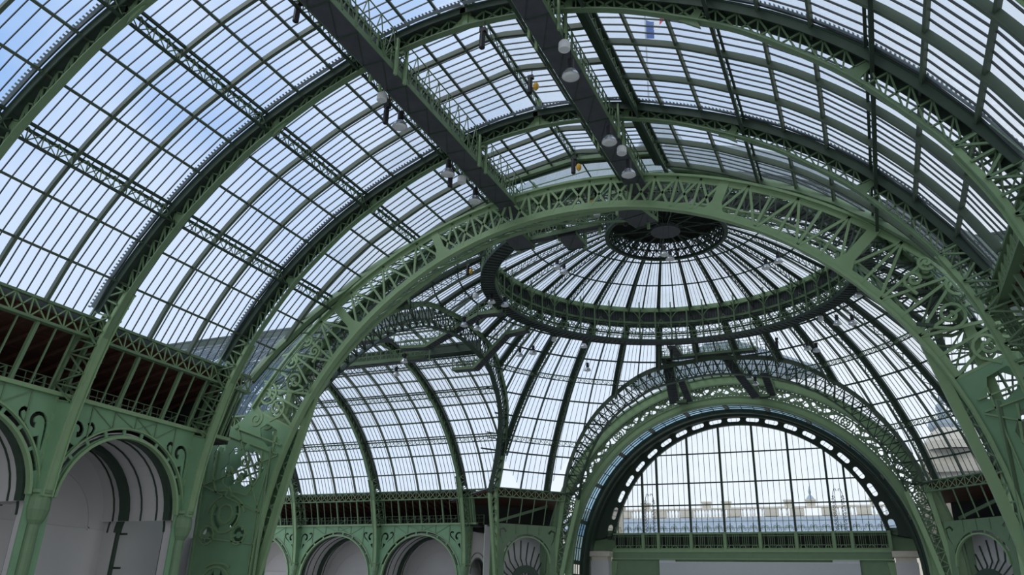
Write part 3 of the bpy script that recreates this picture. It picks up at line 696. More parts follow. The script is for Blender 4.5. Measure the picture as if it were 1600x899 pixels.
for i, az in enumerate(AZ):
    re = redge(az); nxt = AZ[(i+1) % len(AZ)]+(360 if i == len(AZ)-1 else 0); mid = (az+nxt)/2
    t = troot('dome_rib', (0, YC, 0), 'dark lattice rib of the lower dome, '+azword(i), 'dome rib', 'radial lattice ribs of the lower dome')
    sd = V((cos(radians(az)), -sin(radians(az)), 0))
    n = max(4, int((re-18.5)/0.9)); O = resample([dp(re-(re-18.5)*k/16, az) for k in range(17)], n)
    I = [p+(V((0, 0, 12))-p).normalized()*1.25 for p in O]
    part('outer_flange', MB().sweep([p+V((0, 0, -0.12)) for p in O], 0.74, 0.28, sd), DKGREEN, t)
    part('inner_chord', MB().sweep(I, 0.22, 0.12, sd), BACKLITGREEN, t)
    part('web_lattice', MB().lattice(I, O, 0.06, 0.06, sd, 'XV'), BACKLITGREEN, t)
    # glazed sector with its middle rib, purlins, panels
    b = troot('dome_bay', (0, YC, 0), 'lower dome glazing right of the rib '+azword(i), 'dome glass', 'glazed sectors of the lower dome')
    rm = redge(mid); sm_ = V((cos(radians(mid)), -sin(radians(mid)), 0))
    part('rib', MB().sweep([dp(rm-(rm-18.5)*k/16, mid)+V((0, 0, -0.18)) for k in range(17)], 0.12, 0.32, sm_), DKGREEN, b)
    bars = MB()
    front = -100 < az < 95
    for (a0, a1) in ((az, mid), (mid, nxt)):
        for j in range(9):
            ra, rb = DR[j][0], DR[j+1][0]
            o0, o1 = min(ra, redge(a0+0.01)), min(ra, redge(a1-0.01))
            if max(o0, o1) <= rb+0.1: continue
            i0, i1 = min(rb, o0), min(rb, o1)
            link('glass_panel', MB().quad(dp(o0, a0), dp(o1, a1), dp(i1, a1), dp(i0, a0), 0.012).mesh('glass_panel', GLASS), b)
            for q in range(1, 5):
                f_ = q/5; bars.bar(dp(o0, a0).lerp(dp(o1, a1), f_), dp(i0, a0).lerp(dp(i1, a1), f_), 0.045, 0.06)
            if o0 >= ra-0.01 or o1 >= ra-0.01:
                if j in (3, 6):
                    o = part('lattice_purlin', MB().bar(dp(ra, a0)+V((0, 0, -0.1)), dp(ra, a1)+V((0, 0, -0.1)), 0.10, 0.12).bar(dp(ra-0.5, a0, dz(ra)-0.85), dp(ra-0.5, a1, dz(ra)-0.85), 0.12, 0.1), DKGREEN, b)
                    A = resample([dp(ra, a0), dp(ra, a1)], 4); B = resample([dp(ra-0.5, a0, dz(ra)-0.85), dp(ra-0.5, a1, dz(ra)-0.85)], 4)
                    part('lattice', MB().lattice(A, B, 0.045, 0.045, (0, 0, 1), 'XV'), GREEN, o)
                else: part('purlin', MB().bar(dp(ra, a0)+V((0, 0, -0.12)), dp(ra, a1)+V((0, 0, -0.12)), 0.10, 0.18), DKGREEN, b)
    part('glazing_bar', bars, BAR, b, 'stuff')
# upper dome
UR = [(18.3, 37.3), (14.3, 38.75), (10.2, 39.85), (5.9, 40.55)]
def uz(r): return interp(r, [p[0] for p in UR][::-1], [p[1] for p in UR][::-1])
def up_(r, az, z=None): return V((r*sin(radians(az)), r*cos(radians(az)), uz(r) if z is None else z))
for i, az in enumerate(AZ):
    nxt = AZ[(i+1) % len(AZ)]+(360 if i == len(AZ)-1 else 0); mid = (az+nxt)/2
    sd = V((cos(radians(az)), -sin(radians(az)), 0))
    t = troot('upper_dome_rib', (0, YC, 0), 'slender lattice rib of the upper dome, '+azword(i), 'dome rib', 'radial ribs of the upper dome')
    sp = smooth([up_(r, az) for r, z in UR], 5); O = resample(sp, 16); I = [p+V((0, 0, -(1.25-0.75*k/16))) for k, p in enumerate(O)]
    part('outer_flange', MB().sweep([p+V((0, 0, -0.1)) for p in O], [0.46-0.28*k/16 for k in range(17)], 0.16, sd), DKGREEN, t)
    part('inner_chord', MB().sweep(I, 0.13, 0.09, sd), DKGREEN, t)
    part('web_lattice', MB().lattice(I, O, 0.05, 0.05, sd, 'XV'), BACKLITGREEN, t)
    b = troot('upper_dome_bay', (0, YC, 0), 'upper dome glazing right of the slender rib '+azword(i), 'dome glass', 'glazed sectors of the upper dome')
    sm_ = V((cos(radians(mid)), -sin(radians(mid)), 0))
    part('rib', MB().sweep([p+V((0, 0, -0.12)) for p in resample(smooth([up_(r, mid) for r, z in UR], 4), 9)], [0.16-0.008*k for k in range(10)], 0.2, sm_), DKGREEN, b)
    bars = MB()
    for a0, a1 in ((az, mid), (mid, nxt)):
        for j in range(3):
            ra, rb = UR[j][0], UR[j+1][0]
            link('glass_panel', MB().quad(up_(ra, a0), up_(ra, a1), up_(rb, a1), up_(rb, a0), 0.012).mesh('glass_panel', GLASS), b)
            for q in range(1, 4 if j < 2 else 3):
                f_ = q/(4 if j < 2 else 3); bars.bar(up_(ra, a0).lerp(up_(ra, a1), f_), up_(rb, a0).lerp(up_(rb, a1), f_), 0.035, 0.05)
            if j: part('purlin', MB().bar(up_(ra, a0)+V((0, 0, -0.1)), up_(ra, a1)+V((0, 0, -0.1)), 0.09, 0.14), DKGREEN, b)
    part('glazing_bar', bars, BAR, b, 'stuff')
# ring gallery round the foot of the upper dome
def ring(mb, r, z0, z1, w, n=72, c=(0, 0, 0)):
    P = [(r*sin(2*pi*k/n), r*cos(2*pi*k/n), (z0+z1)/2) for k in range(n)]
    return mb.sweep(P, z1-z0, w, (0, 0, 1), True)
g = troot('ring_gallery', (0, YC, 0), 'green and black ring gallery hanging round the foot of the upper dome', 'gallery')
part('upper_rim', ring(MB(), 18.35, 36.75, 37.3, 0.5), GREEN2, g)
part('lower_rim', ring(MB(), 18.35, 35.25, 35.5, 0.35), GREEN, g)
part('lattice_rail', ring(ring(MB(), 18.5, 34.95, 35.1, 0.2), 18.5, 33.95, 34.1, 0.2), DKGREEN, g)
RZ = 32.75
for k in range(60):
    a0 = 6*k; a1 = 6*k+5.8
    part('deck_plate', MB().quad(dp(17.15, a0, RZ), dp(17.15, a1, RZ), dp(18.55, a1, RZ), dp(18.55, a0, RZ), 0.10), STEEL, g)
    part('louvre_pane', MB().strip([dp(18.45, a0+2*q, 35.45) for q in range(4)], [dp(18.45, a0+2*q, 36.8) for q in range(4)], 0.05), STEEL, g); part('drum_cladding', MB().strip([dp(18.75, a0+2*q, 34.9) for q in range(4)], [dp(18.65, a0+2*q, 37.2) for q in range(4)], 0.05), ZINC, g)
    for q in (1, 2, 3, 4, 5): part('louvre_bar', MB().bar(dp(18.38, a0+q, 35.5), dp(18.38, a0+q, 36.75), 0.06), DKGREEN, g)
    for q in (0, 2, 4): part('deck_joist', MB().bar(dp(17.2, a0+q, RZ-0.1), dp(18.5, a0+q, RZ-0.1), 0.08, 0.12), DKGREEN, g)
    sd = V((cos(radians(a0)), -sin(radians(a0)), 0))
    m = MB().bar(dp(17.9, a0, RZ), dp(17.9, a0, 37.9 if k % 2 == 0 else 36.9), 0.16 if k % 2 == 0 else 0.1, 0.16, sd)
    if k % 2 == 0:
        m.sweep([dp(17.9-0.9*(1-cos(radians(q))), a0, 35.6+1.1*sin(radians(q))) for q in (0, 30, 60, 90)], 0.1, 0.12, sd)
        m.sweep([dp(17.9, a0+3.2*q/90*1.0, 36.7-1.0*(1-q/90)**2) for q in (0, 30, 60, 90)], 0.1, 0.1, sd); m.sweep([dp(17.9, a0-3.2*q/90*1.0, 36.7-1.0*(1-q/90)**2) for q in (0, 30, 60, 90)], 0.1, 0.1, sd)
    part('hanger_post', m, GREEN, g)
for r in (17.15, 18.55):
    part('deck_edge', ring(MB(), r, RZ-0.12, RZ+0.2, 0.08), DKGREEN, g)
    m = ring(ring(MB(), r, RZ+1.0, RZ+1.08, 0.07), r, RZ+0.5, RZ+0.55, 0.05); n = 180
    for k in range(n):
        m.bar(dp(r, 2*k, RZ), dp(r, 2*k, RZ+1.05), 0.04)
        m.bar(dp(r, 2*k, RZ+0.1), dp(r, 2*k+2, RZ+1.0), 0.03)
    part('railing', m, GREEN, g, 'stuff')
A = [dp(18.5, 4*k, 34.05) for k in range(91)]; B = [dp(18.5, 4*k, 35.0) for k in range(91)]
part('ring_lattice', MB().lattice(A, B, 0.06, 0.05, (0, 0, 1), 'XV'), GREEN, g, 'stuff')
A = [dp(17.5, 4*k, 35.6) for k in range(91)]; B = [dp(18.3, 4*k+2, RZ+1.1) for k in range(91)]
part('brace', MB().lattice(A, B, 0.07, 0.06, (0, 0, 1), 'W'), GREEN, g, 'stuff')
# oculus drum, lantern, spire and flag
oc = troot('oculus_drum', (0, YC, 0), 'dark round lattice drum of the oculus at the top of the dome', 'oculus')
part('bottom_ring', ring(MB(), 5.95, 38.2, 38.5, 0.35, 48), DKGREEN, oc)
part('top_ring', ring(ring(MB(), 5.95, 40.3, 40.6, 0.3, 48), 5.95, 39.3, 39.42, 0.15, 48), DKGREEN, oc)
A = [dp(5.95, 7.5*k, 38.4) for k in range(49)]; B = [dp(5.95, 7.5*k, 39.35) for k in range(49)]; C_ = [dp(5.95, 7.5*k, 40.35) for k in range(49)]
part('drum_lattice', MB().lattice(A, B, 0.09, 0.08, (0, 0, 1), 'XV').lattice(B, C_, 0.09, 0.08, (0, 0, 1), 'XV'), DKGREEN, oc)
part('cap', MB().revolve([(0.4, 43.2), (3, 42.6), (5, 41.6), (6.0, 40.6), (6.1, 40.5), (5, 41.4), (3, 42.4), (0.4, 43.0)], 40), DARKWALL, oc)
for k in range(12):
    a = 30*k+10; part('spoke', MB().bar(dp(0.6, a, 40.2), dp(5.9, a, 39.6), 0.16, 0.3).bar(dp(1.0, a, 38.9), dp(5.9, a, 38.4), 0.1, 0.12), DKGREEN, oc)
part('platform', MB().revolve([(0, 38.7), (1.5, 38.7), (1.5, 39.0), (0, 39.0)], 16), STEEL, oc)
sp = troot('dome_lantern', (0, YC, 43), 'pale iron lantern and spire on top of the dome, seen through the glass', 'lantern')
part('drum', MB().revolve([(3.4, -0.5), (3.4, 1.0), (2.6, 1.3), (2.4, 4.6), (2.9, 5.0), (2.6, 5.6), (1.6, 7.8), (0.7, 9.6), (0.45, 12.0), (0.0, 12.2)], 20), ZINC, sp)
for k in range(10):
    part('column', MB().bar((2.7*cos(k*pi/5), 2.7*sin(k*pi/5), 1.0), (2.7*cos(k*pi/5), 2.7*sin(k*pi/5), 5.0), 0.28), ZINC, sp)
part('mast', MB().bar((-1.1, 0, 10), (-1.1, 0, 24), 0.16), ZINC, sp)
fl = troot('flag', (-1.1, YC, 64.4), 'French tricolour flag flying from the mast above the dome', 'flag')
for k, (nm, m_) in enumerate((('blue_stripe', BLUEF), ('white_stripe', WHITEF), ('red_stripe', REDF))):
    A = []; B = []
    for q in range(5):
        u = (k+q/4)*0.8; yy = 0.5*sin(u*1.9)
        A.append((0.1+u, yy, 1.6-0.1*u)); B.append((0.1+u*0.96, yy*0.8, (-1.0, 0.2, 0.6)[k]+0.1*sin(3*u)))
    part(nm, MB().strip(A, B, 0.03), m_, fl)
# ================================================================== chamfered corners under the dome
def corner(azc, lab, full=True):
    a = radians(azc); ctr = V((sin(a)*34.6, YC+cos(a)*34.6, 0))
    t = troot('corner_bay', ctr, 'narrow canted corner bay with cornice, attic gallery and shell niche, '+lab, 'corner bay', 'canted corner bays under the dome', rz=-a)
    h = 4.7
    o = part('cornice_beam', MB().bar((-h, 0, 17.02), (h, 0, 17.02), 0.4, 0.14, (0, 0, 1)).bar((-h, 0, 15.95), (h, 0, 15.95), 0.4, 0.14, (0, 0, 1)), GREEN, t)
    A = resample([(-h, 0, 15.95), (h, 0, 15.95)], 9); B = resample([(-h, 0, 17.0), (h, 0, 17.0)], 9)
    part('lattice', MB().lattice(A, B, 0.07, 0.06, (0, 1, 0), 'XV'), GREEN2, o)
    for x in (-2.9, -1.2, 0.5, 2.2, 3.6): part('gallery_post', MB().bar((x, 0.1, 15.9), (x, 1.1, 12.9), 0.12, 0.1), GREEN, t)
    if full: part('diagonal_beam', MB().bar((-3.5, 3.0, 13.2), (3.8, 3.6, 15.6), 0.25, 0.35), GREEN, t)
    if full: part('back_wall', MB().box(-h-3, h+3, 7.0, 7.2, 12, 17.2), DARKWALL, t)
    if full: part('ceiling_boards', MB().quad((-h-.8, 0.3, 16.8), (h+.8, 0.3, 16.8), (h+4, 7.1, 15.6), (-h-4, 7.1, 15.6), 0.08), WOOD, t)
    if full: part('zinc_cover', MB().quad((-h-.8, 0.2, 17.05), (h+.8, 0.2, 17.05), (h+4, 7.3, 15.9), (-h-4, 7.3, 15.9), 0.08), ZINC, t)
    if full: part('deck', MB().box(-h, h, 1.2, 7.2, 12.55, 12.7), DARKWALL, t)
    R_ = 3.1; zs = 8.2; outer = [(-h-0.3, -3.5), (-h-0.3, 12.8), (h+0.3, 12.8), (h+0.3, -3.5), (R_, -3.5)]+arc((0, zs), R_, 0, 180, 20)+[(-R_, -3.5)]
    holes = [slot_arc((0, zs), R_+0.12, R_+0.34, 20+28*k+1.5, 20+28*k+26.5, 4) for k in range(5)]
    for sg in (1, -1): holes.append(stroke_hole([(sg*3.3, 10.4), (sg*3.7, 11.2), (sg*3.8, 12.0), (sg*3.3, 12.2), (sg*2.95, 11.8)], 0.1, 0.3))
    part('spandrel_plate', MB().plate(outer, holes, 1.1, 1.2), GREEN, t)
    part('archivolt', MB().sweep([(x, 1.05, z) for x, z in arc((0, zs), R_, 0, 180, 22)], 0.3, 0.16, YV), GREEN2, t)
    m = MB()
    for x in (-1.6, 0, 1.6): m.bar((x, 1.05, zs+R_+0.3), (x, 1.05, 12.8), 0.08)
    part('stiffener', m, GREEN, t)
    if not full: return t
    # shell niche
    part('niche_wall', MB().box(-h-0.3, h+0.3, 3.4, 3.6, -3.5, 12.7), PLASTER, t)
    m = MB()
    for k in range(9):
        q = radians(10+20*k); m.sweep([(1.2*cos(q), 1.6, 5.6+1.2*sin(q)), (2.2*cos(q), 3.3, 6.6+2.2*sin(q)), (3.0*cos(q), 3.3, 8.0+3.0*sin(q))], 0.1, 0.12, (0, 1, 0))
    part('fan_rib', m, DKGREEN, t)
    part('round_head', MB().revolve([(1.0, -0.2), (1.9, -0.2), (1.9, 0.2), (1.0, 0.2), (1.0, -0.2)], 24), DKGREEN, t, loc=(0, 1.5, 6.0)).rotation_euler = (pi/2, 0, 0)
    return t
corner(-45, 'between left transept and portal'); corner(45, 'right of the portal'); corner(-135, 'behind the near left pier', False); corner(135, 'behind the near right pier', False)
# ================================================================== portal on the far side
pt = root('portal_arch', 'far', 28.6, 'broad green portal arch with pierced leaf frieze round the great window', 'arch')
PC = 7.1
def band(mb, R0, R1, y0, y1, a0=0, a1=180, n=72, c=PC):
    P = arc((0, c), R1, a0, a1, n)+arc((0, c), R0, a1, a0, n)
    vs = []; m = n+1
    fs = []
    A = arc((0, c), R1, a0, a1, n); B = arc((0, c), R0, a0, a1, n)
    for (xa, za), (xb, zb) in zip(A, B): vs += [(xa, y0, za), (xb, y0, zb), (xb, y1, zb), (xa, y1, za)]
    for i in range(n):
        for k in range(4): fs.append((4*i+k, 4*i+(k+1) % 4, 4*i+4+(k+1) % 4, 4*i+4+k))
    fs += [(3, 2, 1, 0), (4*n, 4*n+1, 4*n+2, 4*n+3)]
    return mb.add(vs, fs)
def legs(mb, R0, R1, y0, y1, z1=PC):
    for sg in (1, -1): mb.box(min(sg*R0, sg*R1), max(sg*R0, sg*R1), y0, y1, Z0, z1)
    return mb
part('outer_band', legs(band(MB(), 23.0, 24.1, -0.5, 0.0), 23.0, 24.1, -0.5, 0.0), GREEN2, pt)
part('frieze_rail', band(band(MB(), 22.62, 22.78, -0.32, -0.15), 21.62, 21.78, -0.32, -0.15), GREEN, pt)
part('outer_bead', band(band(MB(), 24.0, 24.25, -0.5, 0.12), 22.9, 23.08, -0.5, 0.1), GREEN, pt)
part('inner_band', legs(band(MB(), 20.45, 21.4, -0.5, 0.0), 20.45, 21.4, -0.5, 0.0), GREEN2, pt)
part('inner_bead', band(band(MB(), 21.3, 21.48, -0.5, 0.1), 20.38, 20.6, -0.5, 0.14), GREEN, pt)
# frieze ornament: ring with paired leaves, instanced along the arc
def leaf(mb, pts, w0, w1, y0=-0.28, y1=-0.16): return mb.plate(stroke_hole(pts, w0, w1), [], y0, y1)
om = MB().sweep([(0.34*cos(2*pi*k/12)-0.1, -0.22, 0.34*sin(2*pi*k/12)-0.25) for k in range(12)], 0.12, 0.09, YV, True)
def leafw(mb, pts, w0, w1): return leaf(mb, pts, w0*1.55, w1*1.65)
leafw(om, [(-0.5, -0.7), (-0.35, -0.1), (0.0, 0.25), (0.45, 0.45), (0.55, 0.2)], 0.1, 0.26)
leafw(om, [(-0.55, 0.7), (-0.4, 0.35), (-0.15, 0.15), (0.1, 0.55)], 0.12, 0.24)
leafw(om, [(0.55, 0.75), (0.35, 0.65), (0.2, 0.75)], 0.2, 0.12); leafw(om, [(0.2, -0.72), (0.45, -0.45), (0.5, -0.1)], 0.22, 0.1)
om.sweep([(0.2*cos(2*pi*k/8)+0.25, -0.22, 0.2*sin(2*pi*k/8)+0.1) for k in range(8)], 0.1, 0.08, YV, True)
OME = om.mesh('frieze_leaf', GREEN)
NF = 82
for k in range(NF):
    th = radians(3+174*(k+0.5)/NF)
    if any(abs(degrees(th)-q) < 2.4 for q in (22, 51, 129, 158)): continue
    o = link('frieze_leaf', OME, pt, loc=(22.2*cos(th), 0, PC+22.2*sin(th))); o.rotation_euler = (0, pi/2-th, 0); o.scale = (1.1*(1 if k % 3 else -1), 1, 1.12*(1 if k % 2 else -1))
for k in range(8):
    for sg in (1, -1):
        o = link('frieze_leaf', OME, pt, loc=(sg*22.2, 0, 6.4-1.2*k)); o.rotation_euler = (0, 0 if sg > 0 else pi, 0)
for q in (22, 51, 129, 158):
    th = radians(q); m = MB()
    for R_ in (0.82, 0.5): m.sweep([(R_*cos(2*pi*k/18), -0.2, R_*sin(2*pi*k/18)) for k in range(18)], 0.22, 0.14, YV, True)
    for k in range(6): m.bar((0.15*cos(k*pi/3), -0.2, 0.15*sin(k*pi/3)), (0.5*cos(k*pi/3), -0.2, 0.5*sin(k*pi/3)), 0.14, 0.2)
    part('frieze_rosette', m, GREEN, pt, loc=(22.2*cos(th), 0, PC+22.2*sin(th)))
pr = root('portal_reveal', 'far', 28.9, 'dark barrel reveal behind the portal arch with blue-grey glazed soffit strips', 'reveal')
# glazed strips between brackets, then dark barrel back to the window
nb = 12
for k in range(nb):
    a0 = 4+172*k/nb; a1 = 4+172*(k+1)/nb
    for q in range(3):
        b0 = a0+0.7+(a1-a0-1.4)*q/3; b1 = a0+0.7+(a1-a0-1.4)*(q+1)/3
        A = [(20.5*cos(radians(b0+(b1-b0)*i/3)), -0.1, PC+20.5*sin(radians(b0+(b1-b0)*i/3))) for i in range(4)]; B = [(x, -2.7, z) for x, y, z in A]
        link('soffit_pane', MB().strip(A, B, 0.03).mesh('soffit_pane', GLASS2), pr)
        if q: part('glazing_bar', MB().bar(A[0], B[0], 0.06, 0.08), DKGREEN, pr)
    m = MB().bar((20.45*cos(radians(a0)), -0.1, PC+20.45*sin(radians(a0))), (20.45*cos(radians(a0)), -2.7, PC+20.45*sin(radians(a0))), 0.5, 0.25, (cos(radians(a0)), 0, sin(radians(a0))))
    part('bracket', m, DKGREEN, pr)
part('glazing_rail', band(band(MB(), 20.42, 20.52, -1.02, -0.94), 20.42, 20.52, -1.9, -1.82), DKGREEN, pr)
part('barrel', legs(band(MB(), 20.2, 20.5, -7.0, -2.7), 20.2, 20.5, -7.0, 0, PC), DKGREEN, pr)
part('barrel_rib', band(band(MB(), 19.95, 20.25, -3.0, -2.7), 19.9, 20.25, -5.0, -4.7), DKGREEN, pr)
# the great window
wn = root('window_1', 'far', 36.1, 'great half-round window of clear panes under a slotted green arch band', None, kind='structure')
WC, WR = 9.3, 17.2
P0 = 6
outer = arc((0, 7.35), 20.45, 12, 168, 60)+arc((0, WC), WR, 180-P0-4, P0+4, 60)
holes = []
for k in range(-10, 11):
    c = 90+7.85*k; L = 2.75
    if abs(k) == 10: holes.append(stadium_arc((0, WC), 17.95, 0.36, c-3.6, c+2.8)); continue
    holes.append(stadium_arc((0, WC), 17.85, 0.30, c-L, c+L))
part('slotted_band', MB().plate(outer, holes, -0.15, 0.15), DKGREEN, wn)
part('arch_frame', band(MB(), WR-0.15, WR+0.12, -0.2, 0.35, 8, 172, 60, WC), DKGREEN, wn)
for k in range(-10, 11):
    c = 90+7.85*k; e = 3.4
    A = [(V((17.45*cos(radians(c+q)), -0.05, WC+17.45*sin(radians(c+q))))) for q in (-e, 0, e)]; B = [(V((18.35*cos(radians(c+q)), -0.05, WC+18.35*sin(radians(c+q))))) for q in (-e, 0, e)]
    link('slot_pane', MB().strip(A, B, 0.01).mesh('slot_pane', GLASS), wn)
    for q in (-1.1, 1.1): part('slot_bar', MB().bar((17.5*cos(radians(c+q)), 0, WC+17.5*sin(radians(c+q))), (18.25*cos(radians(c+q)), 0, WC+18.25*sin(radians(c+q))), 0.04), DKGREEN, wn)
def wz(x): return WC+sqrt(max(0, WR*WR-x*x))
MU = [-12.87, -10.82, -6.5, -2.17, 2.17, 6.5, 10.82, 12.87]
for x in MU: part('mullion', MB().bar((x, 0.1, 9.9), (x, 0.1, wz(x)), 0.26, 0.4, YV), DKGREEN, wn)
for z in (22.8, 18.95, 16.1):
    x = sqrt(WR*WR-(z-WC)**2); part('transom', MB().bar((-x, 0.05, z), (x, 0.05, z), 0.14, 0.16), DKGREEN, wn)
part('sill_rail', MB().bar((-17.1, 0.1, 12.45), (17.1, 0.1, 12.45), 0.4, 0.32), GREEN, wn)
bars = MB(); ROWS = [12.5, 16.1, 18.95, 22.8, 30]
xs = []
for a, b in zip([-17.1]+MU, MU+[17.1]):
    n = max(2, int(round((b-a)/0.72)))
    for i in range(n):
        x0, x1 = a+(b-a)*i/n, a+(b-a)*(i+1)/n
        if i: bars.bar((x0, 0, 12.5), (x0, 0, wz(x0)), 0.055, 0.07, YV) if wz(x0) > 12.6 else None
        for z0, z1 in zip(ROWS[:-1], ROWS[1:]):
            h0, h1 = min(z1, wz(x0)), min(z1, wz(x1))
            if max(h0, h1) <= z0+0.05: continue
            link('pane', MB().quad((x0, 0, z0), (x1, 0, z0), (x1, 0, max(z0, h1)), (x0, 0, max(z0, h0)), 0.012).mesh('pane', GLASS), wn)
part('glazing_bar', bars, DKGREEN, wn, 'stuff')
# wrought iron crest along the sill and the tall scroll pilasters
gr = root('window_grille', 'far', 35.6, 'green wrought iron balustrade with curled crest across the foot of the window', 'grille')
for z, h in ((12.45, 0.16), (10.55, 0.16), (11.0, 0.06), (12.1, 0.06)): part('rail', MB().bar((-17.0, 0, z), (17.0, 0, z), 0.2, h), GREEN2 if h > .1 else GREEN, gr)
for a, b in zip([-17.0]+MU, MU+[17.0]):
    n = max(3, int(round((b-a)/0.24)))
    m = MB()
    for i in range(1, n):
        if i % 5 == 0: continue
        x = a+(b-a)*i/n; m.bar((x, 0, 10.6), (x, 0, 12.4), 0.045)
    part('balusters', m, GREEN2, gr, 'stuff')
    part('post', MB().bar((a, 0.1, 9.3), (a, 0.1, 12.6), 0.36, 0.3, YV), GREEN2, gr)
    k = max(1, int(round((b-a)/1.4)))
    for i in range(k):
        x = a+(b-a)*(i+0.5)/k; m = MB()
        for s_ in (1, -1):
            m.sweep([(x+s_*p, 0, 12.9+q) for p, q in [(-0.02, -0.4), (0.05, 0.1)]+[(0.05+u, v) for u, v in scroll_pts(0.22, 0.30, 0.2, 1.0, 180, -1, 10)]], 0.06, 0.06, YV)
            m.sweep([(x+s_*(0.3+p*1.0), 0, 12.75+q) for p, q in scroll_pts(0.15, 0.1, 0.2, 1.0, 180, -1, 8)], 0.05, 0.05, YV)
        m.bar((x, 0, 12.4), (x, 0, 13.7), 0.07)
        part('crest_scroll', m, GREEN, gr)
        part('fan_arc', MB().sweep([(x+0.35*cos(radians(q)), 0.02, 10.65+0.35*sin(radians(q))) for q in range(0, 181, 30)], 0.08, 0.07, YV), GREEN2, gr)
for s_ in (1, -1):
    for j in range(10):
        for e_ in (1, -1):
            z = 12.8+0.42*j; x = s_*11.85+e_*0.62
            part('scroll', MB().sweep([(x-e_*p, 0, z+q) for p, q in [(-0.15, -0.2)]+scroll_pts(0.05, 0.08, 0.22, 1.1, 250, 1, 9)], 0.07, 0.06, YV), DKGREEN, gr)
    for e_ in (1, -1): part('scroll_tip', MB().sweep([(s_*11.85+e_*p, 0, 17.0+q) for p, q in [(0.62, -0.6), (0.5, 0.2), (0.35, 0.65), (0.15, 0.6), (0.12, 0.35)]], 0.07, 0.07, YV), DKGREEN, gr)
def lower_wall():
    t = root('wall_far', 'far', 36.6, None, None, kind='structure')
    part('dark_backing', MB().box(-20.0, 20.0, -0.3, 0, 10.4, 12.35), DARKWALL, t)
    part('sill_beam', MB().box(-17.0, 17.0, 0.0, 1.4, 9.25, 10.3), GREEN, t)
    part('sill_moulding', MB().box(-17.0, 17.0, 1.4, 1.5, 10.1, 10.45).box(-17.0, 17.0, 1.4, 1.5, 9.2, 9.35), GREEN2, t, 'stuff')
    part('lower_panel', MB().box(-17.2, 17.2, 0.2, 1.2, Z0, 9.25), GREEN, t)
    part('side_panel', MB().box(17.0, 20.4, -0.2, 0.3, 10.3, 13.0), GREEN, t); part('side_panel', MB().box(-20.4, -17.0, -0.2, 0.3, 10.3, 13.0), GREEN, t)
    for s_ in (1, -1):
        part('curved_bracket', MB().plate([(s_*17.2, 9.0), (s_*16.4, 9.0), (s_*16.6, 7.5), (s_*17.2, 6.2)], [], 1.2, 1.35), GREEN2, t)
    return t
lower_wall()
bd = root('display_board', 'far', 35.2, 'long pale grey board hung under the window sill', 'board')
part('board', MB().plate([(10.7, Z0), (10.7, 9.15), (8.6, 9.15), (8.6, 8.92), (-10.4, 8.92), (-10.4, 9.2), (-13.4, 9.2), (-13.4, Z0)], [], 0, 0.12), BANNER, bd)
part('top_batten', MB().bar((10.7, 0.06, 8.9), (-13.4, 0.06, 8.9), 0.14, 0.06), WHITE, bd)
for s_, l_ in ((1, 'left'), (-1, 'right')):
    st = root('stone_pier', 'far', 34.6, 'pale stone pier with square cap at the %s foot of the great window' % l_, 'pier', 'stone piers beside the window', x=s_*18.4, z=Z0)
    part('cap', MB().box(-1.4, 1.4, -1.0, 1.0, 13.0, 13.65), STONE, st); part('neck', MB().box(-1.1, 1.1, -0.8, 0.8, 12.4, 13.0), STONE, st); part('shaft', MB().box(-1.2, 1.2, -0.85, 0.85, 0, 12.4), PLASTER, st)
for s_, l_ in ((1, 'left'), (-1, 'right')):
    st = root('wall_portal_side', 'far', 28.8, None, None, kind='structure', x=s_*26.5, z=Z0)
    part('panel', MB().box(-2.3, 2.3, -0.3, 0.0, 0, 16.3), GREEN, st)
# ================================================================== hanging walkways
def deck_run(t, pts, wd, rails=True, hang=None, step=2.3, th=0.16, lat=True, treads=False):
    """walkway along a polyline: plates, fascias, railings; pts in t's frame"""
    pts = [V(p) for p in pts]
    for a, b in zip(pts[:-1], pts[1:]):
        d = b-a; L = d.length; dh = V((d.x, d.y, 0)).normalized(); sd = V((-dh.y, dh.x, 0)); n = max(1, int(round(L/step)))
        for i in range(n):
            p = a.lerp(b, i/n); q = a.lerp(b, (i+0.985)/n)
            part('deck_plate', MB().bar((p+q)/2-(q-p)*0.5, (p+q)/2+(q-p)*0.5, wd, th, (0, 0, 1)), STEEL, t)
            part('cross_joist', MB().bar(q-sd*wd*0.5+V((0, 0, -th*0.6)), q+sd*wd*0.5+V((0, 0, -th*0.6)), 0.07, 0.05), DKGREEN, t)
            part('plate_brace', MB().bar(p-sd*wd*0.45+V((0, 0, -th*0.56)), q+sd*wd*0.45+V((0, 0, -th*0.56)), 0.04, 0.03), DKGREEN, t)
        if treads:
            m = MB(); k = int(L/0.28)
            for i in range(k):
                p = a.lerp(b, (i+0.5)/k)+V((0, 0, -0.12)); m.bar(p-sd*wd*0.48, p+sd*wd*0.48, 0.24, 0.05)
            part('treads', m, STEEL, t, 'stuff')
        for e in (-1, 1):
            o = sd*(e*wd*0.5)
            part('fascia', MB().bar(a+o+V((0, 0, 0.1)), b+o+V((0, 0, 0.1)), 0.07, 0.34), GREEN, t)
            if rails:
                m = MB(); k = max(2, int(L/0.62))
                for z in (1.25, 0.75): m.bar(a+o+V((0, 0, z)), b+o+V((0, 0, z)), 0.05)
                for i in range(k+1):
                    p = a.lerp(b, i/k)+o; m.bar(p, p+V((0, 0, 1.25)), 0.05 if i % 3 else 0.09)
                    if lat and i < k:
                        q = a.lerp(b, (i+1)/k)+o; m.bar(p+V((0, 0, 0.1 if i % 2 else 1.2)), q+V((0, 0, 1.2 if i % 2 else 0.1)), 0.035)
                part('railing', m, GREEN, t, 'stuff')
    return t
